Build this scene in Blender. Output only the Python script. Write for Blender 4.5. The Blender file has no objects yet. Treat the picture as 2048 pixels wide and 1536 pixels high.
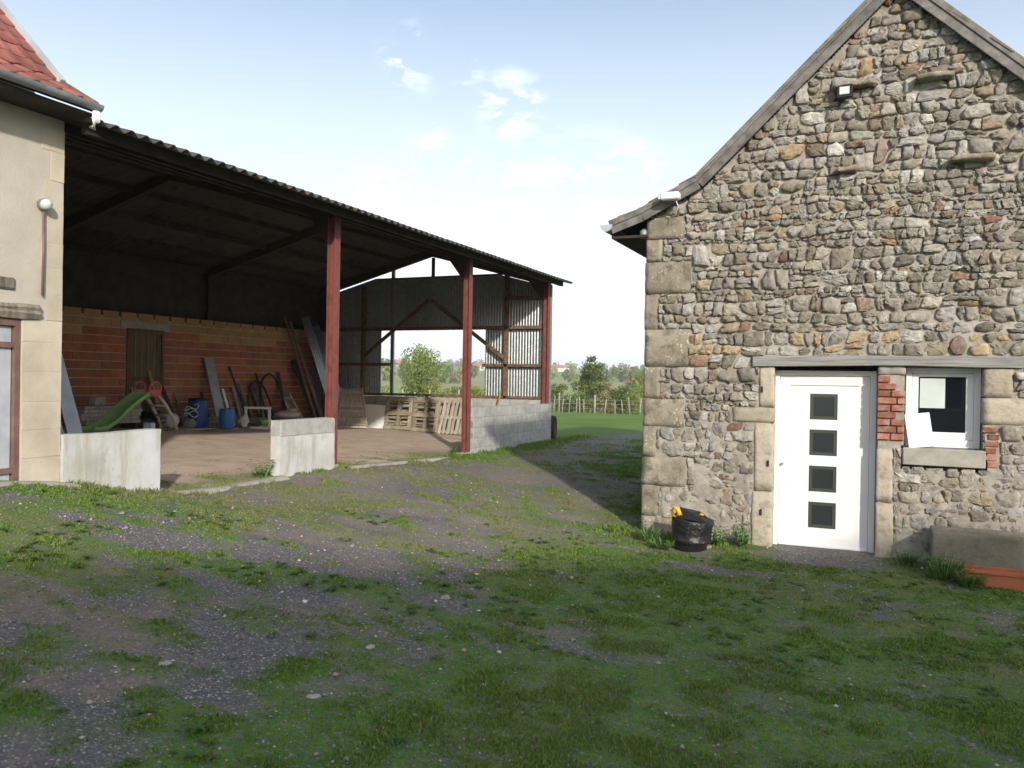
import bpy, math, random
import numpy as np
from mathutils import Matrix, Vector, noise as mnoise
random.seed(7); RNG = np.random.default_rng(11)
R = math.radians
SC = bpy.context.scene
COL = SC.collection

# ------------------------------------------------------------------ camera
H = 1.87
cam = bpy.data.cameras.new('camera'); cam.sensor_width = 36.0; cam.lens = 1640/2048*36
cam.clip_start = 0.05; cam.clip_end = 9000
co = bpy.data.objects.new('camera', cam); COL.objects.link(co)
yaw, roll, pitch = R(24), 0.0165, 0.0037
fd = Vector((-math.sin(yaw)*math.cos(pitch), math.cos(yaw)*math.cos(pitch), -math.sin(pitch)))
r0 = Vector((math.cos(yaw), math.sin(yaw), 0)); u0 = r0.cross(fd)
rt = r0*math.cos(roll) + u0*math.sin(roll); up = u0*math.cos(roll) - r0*math.sin(roll)
co.matrix_world = Matrix(((rt.x, up.x, -fd.x, 0), (rt.y, up.y, -fd.y, 0), (rt.z, up.z, -fd.z, H), (0, 0, 0, 1)))
SC.camera = co

# ------------------------------------------------------------------ sun, sky, exposure
ELEV = R(23); SUNH = Vector((0.616, -0.788, 0))
tosun = Vector((SUNH.x*math.cos(ELEV), SUNH.y*math.cos(ELEV), math.sin(ELEV)))
sl = bpy.data.lights.new('sun', 'SUN'); sl.energy = 3.5; sl.angle = R(1.5); sl.color = (1.0, 0.93, 0.82)
so = bpy.data.objects.new('sun', sl); COL.objects.link(so)
so.rotation_euler = tosun.to_track_quat('Z', 'Y').to_euler(); so.location = (10, -12, 20)
SC.view_settings.view_transform = 'Standard'; SC.view_settings.look = 'None'
SC.view_settings.exposure = 0.38; SC.view_settings.gamma = 1
wd = bpy.data.worlds.new('World'); SC.world = wd; wd.use_nodes = True
wn, wl = wd.node_tree.nodes, wd.node_tree.links
wn.clear()
def wnode(t, **k):
    n = wn.new(t)
    for a, b in k.items(): setattr(n, a, b)
    return n
sky = wnode('ShaderNodeTexSky', sky_type='NISHITA', sun_disc=False)
sky.sun_elevation = ELEV; sky.sun_rotation = math.atan2(SUNH.x, SUNH.y)
sky.air_density = 1.0; sky.dust_density = 3.5; sky.ozone_density = 1.0; sky.altitude = 250
bg = wnode('ShaderNodeBackground'); bg.inputs[1].default_value = 0.15
out = wnode('ShaderNodeOutputWorld'); wl.new(bg.outputs[0], out.inputs[0])
tc = wnode('ShaderNodeTexCoord')
nz = wnode('ShaderNodeTexNoise'); nz.inputs['Scale'].default_value = 17; nz.inputs['Detail'].default_value = 7; nz.inputs['Roughness'].default_value = 0.62; nz.inputs['Distortion'].default_value = .5
mp = wnode('ShaderNodeMapping'); mp.inputs['Scale'].default_value = (1, 1, 2.2)
wl.new(tc.outputs['Generated'], mp.inputs[0]); wl.new(mp.outputs[0], nz.inputs[0])
# small fair-weather clouds: direction, angular size, strength
clouds = [((-.484, .797, .362), .045, 1.0), ((-.393, .864, .316), .048, 1.0), ((-.322, .92, .224), .085, .9), ((-.37, .905, .21), .07, .7), ((-.489, .851, .19), .11, .7),
          ((-.43, .833, .348), .025, .6), ((-.476, .836, .274), .028, .5), ((-.274, .932, .238), .06, .8), ((.35, .90, .30), .2, .6), ((.8, .3, .5), .25, .6), ((-.9, -.2, .4), .25, .6), ((-.3, -.8, .5), .3, .6), ((.5, -.6, .6), .25, .6), ((-.2, .75, .65), .12, .25)]
prev = None
for c, s, k in clouds:
    v = Vector(c).normalized()
    sb = wnode('ShaderNodeVectorMath', operation='DISTANCE'); sb.inputs[1].default_value = v; wl.new(tc.outputs['Generated'], sb.inputs[0])
    mr = wnode('ShaderNodeMapRange', interpolation_type='SMOOTHSTEP'); mr.inputs[1].default_value = s*1.15; mr.inputs[2].default_value = 0; mr.inputs[3].default_value = 0; mr.inputs[4].default_value = k
    wl.new(sb.outputs['Value'], mr.inputs[0])
    if prev is None: prev = mr.outputs[0]
    else:
        mx = wnode('ShaderNodeMath', operation='MAXIMUM'); wl.new(prev, mx.inputs[0]); wl.new(mr.outputs[0], mx.inputs[1]); prev = mx.outputs[0]
nr = wnode('ShaderNodeMapRange'); nr.inputs[1].default_value = .47; nr.inputs[2].default_value = .66; wl.new(nz.outputs[0], nr.inputs[0])
cm = wnode('ShaderNodeMath', operation='MULTIPLY'); wl.new(prev, cm.inputs[0]); wl.new(nr.outputs[0], cm.inputs[1])
mixc = wnode('ShaderNodeMix', data_type='RGBA'); mixc.inputs['B'].default_value = (9.0, 9.2, 9.5, 1)
veil = wnode('ShaderNodeMix', data_type='RGBA'); veil.inputs['B'].default_value = (7.3, 7.9, 8.5, 1)   # thin high haze all over the sky, denser towards the horizon as haze is
sz = wnode('ShaderNodeSeparateXYZ'); wl.new(tc.outputs['Generated'], sz.inputs[0]); vr = wnode('ShaderNodeMapRange'); vr.inputs[1].default_value = 0; vr.inputs[2].default_value = .42; vr.inputs[3].default_value = .92; vr.inputs[4].default_value = .16
wl.new(sz.outputs['Z'], vr.inputs[0]); wl.new(vr.outputs[0], veil.inputs['Factor'])
wl.new(sky.outputs[0], veil.inputs['A'])
wl.new(cm.outputs[0], mixc.inputs['Factor']); wl.new(veil.outputs['Result'], mixc.inputs['A']); wl.new(mixc.outputs['Result'], bg.inputs[0])

# ------------------------------------------------------------------ helpers
def tag(o, label=None, cat=None, group=None, kind=None):
    if label: o['label'] = label
    if cat: o['category'] = cat
    if group: o['group'] = group
    if kind: o['kind'] = kind
    return o
def link(o, parent=None):
    COL.objects.link(o)
    if parent is not None: o.parent = parent
    return o
def empty(name, loc=(0, 0, 0), rz=0, label=None, cat=None, group=None):
    o = bpy.data.objects.new(name, None); o.location = loc; o.rotation_euler = (0, 0, rz); o.empty_display_size = .1
    COL.objects.link(o); tag(o, label, cat, group)
    return o
def vnoise(x, y, s=0):
    xi = np.floor(x).astype(np.int64); yi = np.floor(y).astype(np.int64); fx = x-xi; fy = y-yi
    fx = fx*fx*(3-2*fx); fy = fy*fy*(3-2*fy)
    def h(a, b):
        n = (a*374761393 + b*668265263 + s*974711) & 0xffffffff
        n = ((n ^ (n >> 13))*1274126177) & 0xffffffff
        return ((n ^ (n >> 16)) & 0xffff)/65535.0
    return (h(xi, yi)*(1-fx)+h(xi+1, yi)*fx)*(1-fy)+(h(xi, yi+1)*(1-fx)+h(xi+1, yi+1)*fx)*fy
def fbm(x, y, s=0, o=4):
    x = np.asarray(x, float); y = np.asarray(y, float); a = .5; t = 0; n = 0
    for i in range(o):
        t = t+a*vnoise(x, y, s+i*17); n += a; a *= .5; x = x*2.03+11.3; y = y*2.03+5.7
    return t/n
def sstep(a, b, x):
    t = np.clip((np.asarray(x, float)-a)/(b-a), 0, 1); return t*t*(3-2*t)

class MB:
    """collects shapes for one mesh"""
    def __init__(s): s.v = []; s.f = []; s.sm = []; s.c = []; s.col = None
    def add(s, vs, fs, smooth=False, M=None):
        b = len(s.v)
        for p in vs:
            p = Vector(p)
            s.v.append(M @ p if M is not None else p)
        for f in fs: s.f.append([b+i for i in f]); s.sm.append(smooth)
        if s.col is not None: s.c += [s.col]*(len(s.v)-b)
        return s
    def box(s, a, b, ch=0.0, M=None, jit=0.0):
        x0, y0, z0 = a; x1, y1, z1 = b
        if ch <= 0:
            vs = [(x0, y0, z0), (x1, y0, z0), (x1, y1, z0), (x0, y1, z0), (x0, y0, z1), (x1, y0, z1), (x1, y1, z1), (x0, y1, z1)]
            fs = [(0, 3, 2, 1), (4, 5, 6, 7), (0, 1, 5, 4), (1, 2, 6, 5), (2, 3, 7, 6), (3, 0, 4, 7)]
            if jit: vs = [(p[0]+random.uniform(-jit, jit), p[1]+random.uniform(-jit, jit), p[2]+random.uniform(-jit, jit)) for p in vs]
            return s.add(vs, fs, M=M)
        c = min(ch, (x1-x0)*.45, (y1-y0)*.45, (z1-z0)*.45)
        def ring(z, i):
            return [(x0+i, y0, z), (x1-i, y0, z), (x1, y0+i, z), (x1, y1-i, z), (x1-i, y1, z), (x0+i, y1, z), (x0, y1-i, z), (x0, y0+i, z)]
        def ins(z):
            return [(x0+c, y0+c, z), (x1-c, y0+c, z), (x1-c, y0+c, z), (x1-c, y1-c, z), (x1-c, y1-c, z), (x0+c, y1-c, z), (x0+c, y1-c, z), (x0+c, y0+c, z)]
        vs = [(x0+c, y0+c, z0), (x1-c, y0+c, z0), (x1-c, y1-c, z0), (x0+c, y1-c, z0)] + ring(z0+c, c) + ring(z1-c, c) + [(x0+c, y0+c, z1), (x1-c, y0+c, z1), (x1-c, y1-c, z1), (x0+c, y1-c, z1)]
        if jit: vs = [(p[0]+random.uniform(-jit, jit), p[1]+random.uniform(-jit, jit), p[2]+random.uniform(-jit, jit)) for p in vs]
        fs = [(0, 3, 2, 1), (20, 21, 22, 23)]
        for i in range(8): fs.append((4+i, 4+(i+1) % 8, 12+(i+1) % 8, 12+i))
        fs += [(0, 1, 5, 4), (1, 6, 5), (1, 2, 7, 6), (2, 8, 7), (2, 3, 9, 8), (3, 10, 9), (3, 0, 11, 10), (0, 4, 11)]
        fs += [(21, 20, 12, 13), (21, 13, 14), (22, 21, 14, 15), (22, 15, 16), (23, 22, 16, 17), (23, 17, 18), (20, 23, 18, 19), (20, 19, 12)]
        return s.add(vs, fs, M=M)
    def beam(s, p, q, w, h, upv=(0, 0, 1), ch=0.0):
        """box beam from p to q, w sideways, h along upv"""
        p = Vector(p); q = Vector(q); d = (q-p); L = d.length; d.normalize()
        upv = Vector(upv); sd = d.cross(upv).normalized(); u = sd.cross(d)
        M = Matrix(((d.x, sd.x, u.x, p.x), (d.y, sd.y, u.y, p.y), (d.z, sd.z, u.z, p.z), (0, 0, 0, 1)))
        return s.box((0, -w/2, -h/2), (L, w/2, h/2), ch, M)
    def tube(s, pts, r, n=8, closed=False, caps=True):
        pts = [Vector(p) for p in pts]; m = len(pts); vs = []; fs = []
        for i, p in enumerate(pts):
            a = pts[i-1] if (i > 0 or closed) else p; b = pts[(i+1) % m] if (i < m-1 or closed) else p
            d = (b-a).normalized(); t = Vector((0, 0, 1)) if abs(d.z) < .9 else Vector((1, 0, 0))
            e = d.cross(t).normalized(); g = e.cross(d)
            rr = r[i] if isinstance(r, (list, tuple)) else r
            for k in range(n):
                an = 2*math.pi*k/n; vs.append(p+e*(rr*math.cos(an))+g*(rr*math.sin(an)))
        for i in range(m if closed else m-1):
            for k in range(n):
                a0 = i*n+k; a1 = i*n+(k+1) % n; b0 = ((i+1) % m)*n+k; b1 = ((i+1) % m)*n+(k+1) % n
                fs.append((a0, a1, b1, b0))
        s.add(vs, fs, True)
        if caps and not closed:
            b = len(s.v)-len(vs)
            s.f.append([b+k for k in range(n)][::-1]); s.sm.append(False)
            s.f.append([b+(m-1)*n+k for k in range(n)]); s.sm.append(False)
        return s
    def lathe(s, prof, n=24, c=(0, 0, 0), smooth=True, M=None):
        vs = []; fs = []
        for r, z in prof:
            for k in range(n):
                a = 2*math.pi*k/n; vs.append((c[0]+r*math.cos(a), c[1]+r*math.sin(a), c[2]+z))
        for i in range(len(prof)-1):
            for k in range(n): fs.append((i*n+k, i*n+(k+1) % n, (i+1)*n+(k+1) % n, (i+1)*n+k))
        return s.add(vs, fs, smooth, M)
    def prism(s, poly, d, M=None):
        """poly in xz, extruded along y by d (tuple y0,y1)"""
        n = len(poly); vs = [(x, d[0], z) for x, z in poly]+[(x, d[1], z) for x, z in poly]
        fs = [list(range(n)), list(range(2*n-1, n-1, -1))]
        for i in range(n): fs.append((i+n, (i+1) % n+n, (i+1) % n, i))
        return s.add(vs, fs, M=M)
    def mesh(s, name):
        me = bpy.data.meshes.new(name); me.from_pydata([tuple(p) for p in s.v], [], s.f)
        me.polygons.foreach_set('use_smooth', s.sm)
        if s.col is not None:
            at = me.color_attributes.new('Col', 'FLOAT_COLOR', 'POINT')
            at.data.foreach_set('color', np.array([(*c, 1) for c in s.c], dtype=np.float32).ravel())
        me.update(); return me
    def build(s, name, mat, parent=None, base=None):
        me = s.mesh(name); me.materials.append(mat)
        if base is not None:
            me.transform(Matrix.Translation(-Vector(base)))
        o = bpy.data.objects.new(name, me)
        return link(o, parent)
def inst(name, me, parent, loc=(0, 0, 0), rot=(0, 0, 0), scale=(1, 1, 1)):
    o = bpy.data.objects.new(name, me); o.location = loc; o.rotation_euler = rot; o.scale = scale
    return link(o, parent)
def rblock(a, b, seed, amp=.010, n=9, m=6, sub=(1, 1)):
    """rough-hewn block: chamfered box with an uneven front (low y) face"""
    x0, y0, z0 = a; x1, y1, z1 = b; vs = []; fs = []; S = seed*7.31
    for j in range(m+1):
        for i in range(n+1):
            u, w = i/n, j/m; x = x0+(x1-x0)*u; z = z0+(z1-z0)*w
            ed = min(min(u, 1-u)*(x1-x0), min(w, 1-w)*(z1-z0)); rd = .016*max(0, 1-ed/.022)**2
            d = amp*1.6*mnoise.noise((x*5.5+S, z*5.5, S))+amp*.9*mnoise.noise((x*15+S, z*15, S*2)); jx = .006*mnoise.noise((z*11, S, 3.1)) if i in (0, n) else 0; jz = .006*mnoise.noise((x*11, S, 7.7)) if j in (0, m) else 0
            vs.append((x+jx, y0+rd-d, z+jz))
    k = n+1; N = k*(m+1)
    for j in range(m):
        for i in range(n): q = j*k+i; fs.append((q, q+1, q+k+1, q+k))
    ring = [i for i in range(n+1)]+[j*k+n for j in range(1, m+1)]+[m*k+i for i in range(n-1, -1, -1)]+[j*k for j in range(m-1, 0, -1)]
    for q in ring: vs.append((vs[q][0], y1, vs[q][2]))
    L = len(ring)
    for i in range(L): fs.append((ring[i], N+i, N+(i+1) % L, ring[(i+1) % L]))
    return MB().add(vs, fs, True)
def mkmesh(mb, name, mat):
    me = mb.mesh(name); me.materials.append(mat); return me
def solo(mb, name, mat, label, cat, base, group=None):
    """a one-mesh thing whose origin is its base"""
    o = mb.build(name, mat, None, base); o.location = base
    return tag(o, label, cat, group)

def npmesh(name, V, Fq, mat, cols=None, smooth=False, tri=False):
    me = bpy.data.meshes.new(name); nv = len(V); k = 3 if tri else 4; nf = len(Fq)
    me.vertices.add(nv); me.vertices.foreach_set('co', np.asarray(V, np.float32).ravel())
    me.loops.add(nf*k); me.loops.foreach_set('vertex_index', np.asarray(Fq, np.int32).ravel())
    me.polygons.add(nf); me.polygons.foreach_set('loop_start', np.arange(0, nf*k, k, dtype=np.int32))
    try: me.polygons.foreach_set('loop_total', np.full(nf, k, np.int32))
    except Exception: pass
    if smooth: me.polygons.foreach_set('use_smooth', np.ones(nf, bool))
    if cols is not None:
        at = me.color_attributes.new('Col', 'FLOAT_COLOR', 'POINT'); c4 = np.ones((nv, 4), np.float32); c4[:, :cols.shape[1]] = cols
        at.data.foreach_set('color', c4.ravel())
    me.update(calc_edges=True); me.materials.append(mat); return me

# ------------------------------------------------------------------ materials
class NT:
    def __init__(s, name):
        s.m = bpy.data.materials.new(name); s.m.use_nodes = True; s.t = s.m.node_tree; s.n = s.t.nodes; s.l = s.t.links
        s.b = s.n['Principled BSDF']; s.tc = None
    def node(s, t, **k):
        n = s.n.new(t)
        for a, v in k.items(): setattr(n, a, v)
        return n
    def put(s, v, sock):
        if hasattr(v, 'links') or hasattr(v, 'is_linked'): s.l.new(v, sock)
        else: sock.default_value = v
    def coord(s, kind='Object', sc=(1, 1, 1)):
        if s.tc is None: s.tc = s.node('ShaderNodeTexCoord')
        if sc == (1, 1, 1): return s.tc.outputs[kind]
        m = s.node('ShaderNodeMapping'); m.inputs['Scale'].default_value = sc; s.l.new(s.tc.outputs[kind], m.inputs[0]); return m.outputs[0]
    def pos(s):
        return s.node('ShaderNodeNewGeometry').outputs['Position']
    def noise(s, vec, scale, detail=4, rough=.55, dist=0):
        n = s.node('ShaderNodeTexNoise'); n.inputs['Scale'].default_value = scale; n.inputs['Detail'].default_value = detail
        n.inputs['Roughness'].default_value = rough; n.inputs['Distortion'].default_value = dist; s.l.new(vec, n.inputs['Vector']); return n.outputs[0]
    def ramp(s, fac, stops):
        r = s.node('ShaderNodeValToRGB'); s.put(fac, r.inputs[0]); e = r.color_ramp.elements
        while len(e) < len(stops): e.new(.5)
        for i, (p, c) in enumerate(stops): e[i].position = p; e[i].color = (c[0], c[1], c[2], 1) if len(c) == 3 else c
        return r.outputs[0]
    def rng(s, v, a, b, c=0, d=1):
        m = s.node('ShaderNodeMapRange'); m.interpolation_type = 'SMOOTHSTEP'; s.put(v, m.inputs[0])
        for i, q in enumerate((a, b, c, d)): m.inputs[1+i].default_value = q
        return m.outputs[0]
    def mix(s, fac, a, b, mode='MIX'):
        m = s.node('ShaderNodeMix', data_type='RGBA', blend_type=mode); s.put(fac, m.inputs['Factor'])
        for v, k in ((a, 'A'), (b, 'B')):
            if isinstance(v, tuple): v = (*v[:3], 1)
            s.put(v, m.inputs[k])
        return m.outputs['Result']
    def math(s, op, a, b=0.0):
        m = s.node('ShaderNodeMath', operation=op); s.put(a, m.inputs[0]); s.put(b, m.inputs[1]); return m.outputs[0]
    def rand(s, lo, hi):
        o = s.node('ShaderNodeObjectInfo'); m = s.node('ShaderNodeMapRange'); s.l.new(o.outputs['Random'], m.inputs[0]); m.inputs[3].default_value = lo; m.inputs[4].default_value = hi; return m.outputs[0]
    def bright(s, col, f):
        h = s.node('ShaderNodeHueSaturation'); s.put(f, h.inputs['Value'])
        if isinstance(col, tuple): h.inputs['Color'].default_value = (*col[:3], 1)
        else: s.l.new(col, h.inputs['Color'])
        return h.outputs[0]
    def bump(s, hgt, st=.5, dist=.01):
        b = s.node('ShaderNodeBump'); b.inputs['Strength'].default_value = st; b.inputs['Distance'].default_value = dist
        s.put(hgt, b.inputs['Height']); s.l.new(b.outputs[0], s.b.inputs['Normal'])
    def done(s, col, rough=.8, metal=0, spec=.3):
        if isinstance(col, tuple): col = (*col[:3], 1)
        s.put(col, s.b.inputs['Base Color']); s.put(rough, s.b.inputs['Roughness']); s.put(metal, s.b.inputs['Metallic'])
        s.b.inputs['Specular IOR Level'].default_value = spec
        return s.m
M = {}
def pm(name, c1, c2, scale=6, rough=.8, bump=.3, bs=40, rnd=.15, metal=0, spec=.3, stretch=(1, 1, 1), c3=None, bd=.006, lo=.35, hi=.65):
    t = NT(name); v = t.coord('Object', stretch)
    # world position keeps alike pieces from repeating
    n = t.noise(t.pos() if stretch == (1, 1, 1) else v, scale, 5, .6)
    stops = [(lo, c1), (hi, c2)] if c3 is None else [(lo-.05, c1), (.5, c2), (hi+.05, c3)]
    c = t.bright(t.ramp(n, stops), t.rand(1-rnd, 1+rnd))
    if bump: t.bump(t.noise(v, bs, 4, .65), bump, bd)
    M[name] = t.done(c, rough, metal, spec); return M[name]

pm('white_pvc', (.80, .81, .83), (.76, .77, .79), 3, .35, .0, spec=.5, rnd=.0)
pm('lintel_wood', (.20, .20, .205), (.36, .35, .335), 5, .85, .8, 30, .08, stretch=(.5, 5, 9), bd=.008)
pm('old_wood', (.12, .105, .085), (.25, .225, .19), 5, .9, .7, 40, .25, stretch=(5, 5, .8), bd=.005)
pm('pallet_wood', (.19, .16, .115), (.34, .295, .225), 5, .9, .6, 40, .22, stretch=(1.2, 5, 5), bd=.004)
pm('grey_pallet_wood', (.30, .265, .22), (.48, .435, .37), 5, .9, .6, 40, .2, stretch=(5, 5, 1.2), bd=.004)
pm('brown_timber', (.09, .055, .036), (.20, .13, .085), 5, .85, .5, 40, .15, stretch=(2, 2, 2))
pm('yellow_wood', (.26, .17, .07), (.36, .25, .11), 5, .8, .3, 40, .15)
pm('dark_timber', (.03, .026, .022), (.055, .047, .04), 4, .9, .3, 30, .1)
pm('verge_wood', (.095, .09, .085), (.21, .20, .19), 6, .9, .8, 30, .15, stretch=(1.2, 4, 1.2), bd=.008)
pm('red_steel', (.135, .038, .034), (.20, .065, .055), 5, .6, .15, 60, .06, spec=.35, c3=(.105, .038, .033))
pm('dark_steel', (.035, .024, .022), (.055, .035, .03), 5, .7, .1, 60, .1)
pm('galvanised', (.30, .34, .36), (.44, .48, .50), 9, .45, .08, 60, .08, metal=.88, spec=.5)
pm('zinc_sheet', (.38, .41, .45), (.52, .55, .59), 3, .5, .15, 12, .06, metal=.25, spec=.5, bd=.01)
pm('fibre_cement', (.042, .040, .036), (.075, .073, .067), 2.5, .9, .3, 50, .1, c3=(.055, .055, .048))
pm('concrete_block', (.30, .30, .285), (.42, .42, .40), 7, .92, .5, 90, .09, bd=.004)
pm('concrete_sill', (.29, .275, .24), (.40, .38, .34), 6, .92, .5, 60, .05)
pm('trough_stone', (.12, .115, .09), (.20, .19, .155), 6, .95, .9, 45, .05, c3=(.15, .15, .10), bd=.01)
pm('sandstone', (.22, .19, .145), (.40, .36, .295), 7, .92, .9, 35, .14, bd=.01, c3=(.33, .275, .19))
pm('brick_red', (.25, .09, .062), (.37, .15, .105), 11, .9, .8, 45, .28, bd=.008, c3=(.42, .31, .25))
pm('hollow_brick', (.29, .095, .045), (.38, .14, .068), 5, .9, .5, 60, .16, bd=.004)
pm('brick_ochre', (.36, .20, .085), (.44, .26, .12), 5, .9, .5, 60, .12)
pm('mortar_pale', (.34, .325, .30), (.46, .44, .41), 8, .95, .6, 60, .0)
pm('mortar_grey', (.20, .19, .175), (.29, .275, .255), 8, .95, .6, 60, .0)
pm('terracotta', (.33, .105, .055), (.42, .155, .085), 6, .85, .3, 60, .05)
pm('tile_red', (.18, .06, .05), (.255, .098, .082), 5, .85, .6, 50, .28, c3=(.15, .07, .065))
pm('tile_brown', (.155, .135, .115), (.27, .235, .20), 9, .92, .7, 50, .22, c3=(.20, .19, .13))
pm('roof_felt', (.04, .038, .035), (.06, .055, .05), 5, .95, .0)
pm('black_plastic', (.014, .014, .016), (.02, .02, .023), 4, .32, .25, 9, 0, spec=.5, bd=.02)
pm('bin_bag', (.012, .012, .014), (.018, .018, .02), 4, .28, .7, 14, 0, spec=.55, bd=.03)
pm('yellow_plastic', (.75, .42, .02), (.8, .47, .03), 4, .45, 0, rnd=0)
pm('blue_drum', (.015, .045, .22), (.02, .06, .27), 3, .45, 0, rnd=.0, spec=.4)
pm('bright_blue_drum', (.02, .12, .36), (.03, .15, .42), 3, .42, 0, rnd=.0, spec=.4)
pm('green_slide', (.20, .40, .13), (.25, .47, .16), 4, .5, .1, 20, .0, spec=.4)
pm('pink_plastic', (.50, .07, .10), (.56, .10, .13), 4, .45, 0, rnd=0)
pm('cream_plastic', (.50, .43, .33), (.56, .49, .39), 4, .5, 0, rnd=0)
pm('white_plastic', (.62, .63, .63), (.70, .71, .71), 4, .5, .1, 20, 0)
pm('white_board', (.66, .655, .63), (.75, .745, .72), 4, .6, .1, 20, 0)
pm('polystyrene', (.84, .84, .84), (.88, .88, .88), 30, .8, .2, 120, 0)
pm('paper', (.48, .56, .55), (.56, .63, .62), 3, .8, .2, 6, 0)
pm('pale_blue_board', (.42, .52, .60), (.56, .64, .70), 4, .6, .1, 20, .12)
pm('grey_metal', (.20, .21, .22), (.30, .31, .32), 6, .5, .2, 30, .1, metal=.3)
pm('grey_tub', (.16, .18, .19), (.22, .24, .25), 5, .6, .1, 30, .05)
pm('dark_blue_tub', (.012, .018, .045), (.018, .025, .06), 5, .5, .1, 30, .05)
pm('sack_pink', (.42, .30, .24), (.55, .42, .35), 8, .9, .6, 30, .05)
pm('sack_white', (.5, .49, .47), (.62, .61, .59), 8, .8, .6, 30, .05)
pm('lime_plastic', (.33, .62, .03), (.38, .68, .05), 4, .45, 0, rnd=0)
pm('rubber', (.018, .018, .018), (.03, .03, .03), 8, .75, .2, 40, .1)
pm('rust', (.16, .06, .03), (.24, .10, .05), 8, .85, .4, 60, .1)
pm('old_door_wood', (.085, .058, .032), (.16, .11, .06), 4, .85, .6, 30, .12, stretch=(6, 6, .7))
pm('post_grey_wood', (.20, .18, .155), (.34, .315, .28), 6, .9, .5, 40, .2)
pm('bark', (.10, .085, .065), (.20, .175, .14), 8, .95, .8, 30, .1)
pm('far_white', (.75, .73, .70), (.8, .78, .75), 3, .9, 0)
pm('far_roof', (.32, .14, .09), (.36, .17, .11), 3, .9, 0)
pm('gutter_zinc', (.20, .215, .23), (.29, .305, .32), 5, .5, .1, 30, .0, metal=.3)
pm('gable_render', (.42, .37, .28), (.50, .45, .36), 2, .95, .4, 40)
pm('lamp_black', (.012, .012, .013), (.016, .016, .017), 4, .4, 0, rnd=0)
pm('lamp_white', (.72, .73, .75), (.76, .77, .79), 4, .4, 0, rnd=0)
pm('pipe_brown', (.14, .085, .07), (.20, .125, .10), 6, .6, .1, 30, .05)

def glass(name, col, rough=.03, spec=.5):
    t = NT(name); M[name] = t.done(col, rough, 0, spec); t.b.inputs['IOR'].default_value = 1.5; return M[name]
glass('window_glass', (.008, .009, .012)); glass('door_glass', (.028, .034, .038), .16)
glass('door_glass_rim', (.06, .068, .058), .2); glass('lamp_glass', (.55, .6, .6), .1)

# lichen-spotted corner stones
t = NT('quoin_stone'); p = t.pos(); n = t.noise(p, 3.5, 6, .65); c = t.ramp(n, [(.3, (.165, .142, .108)), (.5, (.25, .222, .175)), (.7, (.34, .31, .255))])
v = t.node('ShaderNodeTexVoronoi'); v.inputs['Scale'].default_value = 24; t.l.new(p, v.inputs['Vector'])
sp = t.math('MULTIPLY', t.rng(v.outputs['Distance'], .30, .16), t.rng(t.noise(p, 2.4, 3), .46, .62))
c = t.mix(sp, c, (.52, .49, .42)); c = t.mix(t.math('MULTIPLY', t.rng(t.noise(p, 6, 6, .75), .48, .64), .75), c, (.105, .088, .06)); c = t.mix(t.rng(t.noise(p, 13, 5, .75), .60, .70, 0, .5), c, (.42, .40, .35))
t.bump(t.math('ADD', t.noise(p, 30, 5, .7), t.math('MULTIPLY', t.noise(p, 6, 3), 1.2)), .8, .012); M['quoin_stone'] = t.done(t.bright(c, t.rand(.88, 1.12)), .95)
# rubble stones: per-stone colour comes from the mesh
t = NT('rubble_stone'); p = t.pos(); a = t.node('ShaderNodeVertexColor', layer_name='Col'); n = t.noise(p, 16, 6, .68)
c = t.mix(.75, a.outputs[0], t.ramp(n, [(.3, (.25, .24, .22)), (.55, (.52, .51, .49)), (.75, (.80, .78, .74))]), 'OVERLAY')
c = t.mix(t.math('MULTIPLY', t.rng(t.noise(p, 7, 5, .7), .58, .72), .55), c, (.36, .345, .30))
t.bump(t.math('ADD', t.noise(p, 26, 6, .7), t.math('MULTIPLY', t.noise(p, 90, 3, .6), .35)), .9, .018); M['rubble_stone'] = t.done(c, .95, 0, .2)
# lime mortar
t = NT('lime_mortar'); p = t.pos(); n = t.noise(p, 5, 6, .7); c = t.ramp(n, [(.3, (.235, .205, .16)), (.5, (.33, .305, .265)), (.72, (.44, .42, .39))])
t.bump(t.noise(p, 38, 6, .72), .9, .012); M['lime_mortar'] = t.done(c, .97, 0, .15)
# painted render on the low walls
t = NT('pale_render'); p = t.pos(); n = t.noise(p, 1.6, 6, .6); c = t.ramp(n, [(.3, (.40, .39, .35)), (.48, (.51, .515, .505)), (.7, (.61, .625, .64))])
st = t.noise(t.coord('Object', (6, 6, .8)), 1.4, 5, .65); c = t.mix(t.rng(st, .50, .70, 0, .65), c, (.36, .325, .245)); c = t.mix(t.rng(t.noise(p, 4.5, 7, .75), .54, .68, 0, .55), c, (.33, .335, .30))
t.bump(t.noise(p, 28, 6, .7), .6, .006); M['pale_render'] = t.done(c, .95, 0, .2)
# old lime render of the building on the left
t = NT('ochre_render'); p = t.pos(); n = t.noise(p, 1.3, 6, .6); c = t.ramp(n, [(.3, (.41, .37, .315)), (.5, (.49, .45, .39)), (.7, (.56, .52, .46))])
t.bump(t.noise(p, 45, 6, .75), .8, .008); M['ochre_render'] = t.done(c, .97, 0, .2)
t = NT('ochre_quoin'); p = t.pos(); n = t.noise(p, 2.2, 6, .62); c = t.ramp(n, [(.3, (.41, .36, .295)), (.5, (.51, .455, .36)), (.72, (.59, .54, .44))])
t.bump(t.noise(p, 40, 6, .75), .6, .006); M['ochre_quoin'] = t.done(t.bright(c, t.rand(.92, 1.08)), .97, 0, .2)
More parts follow.
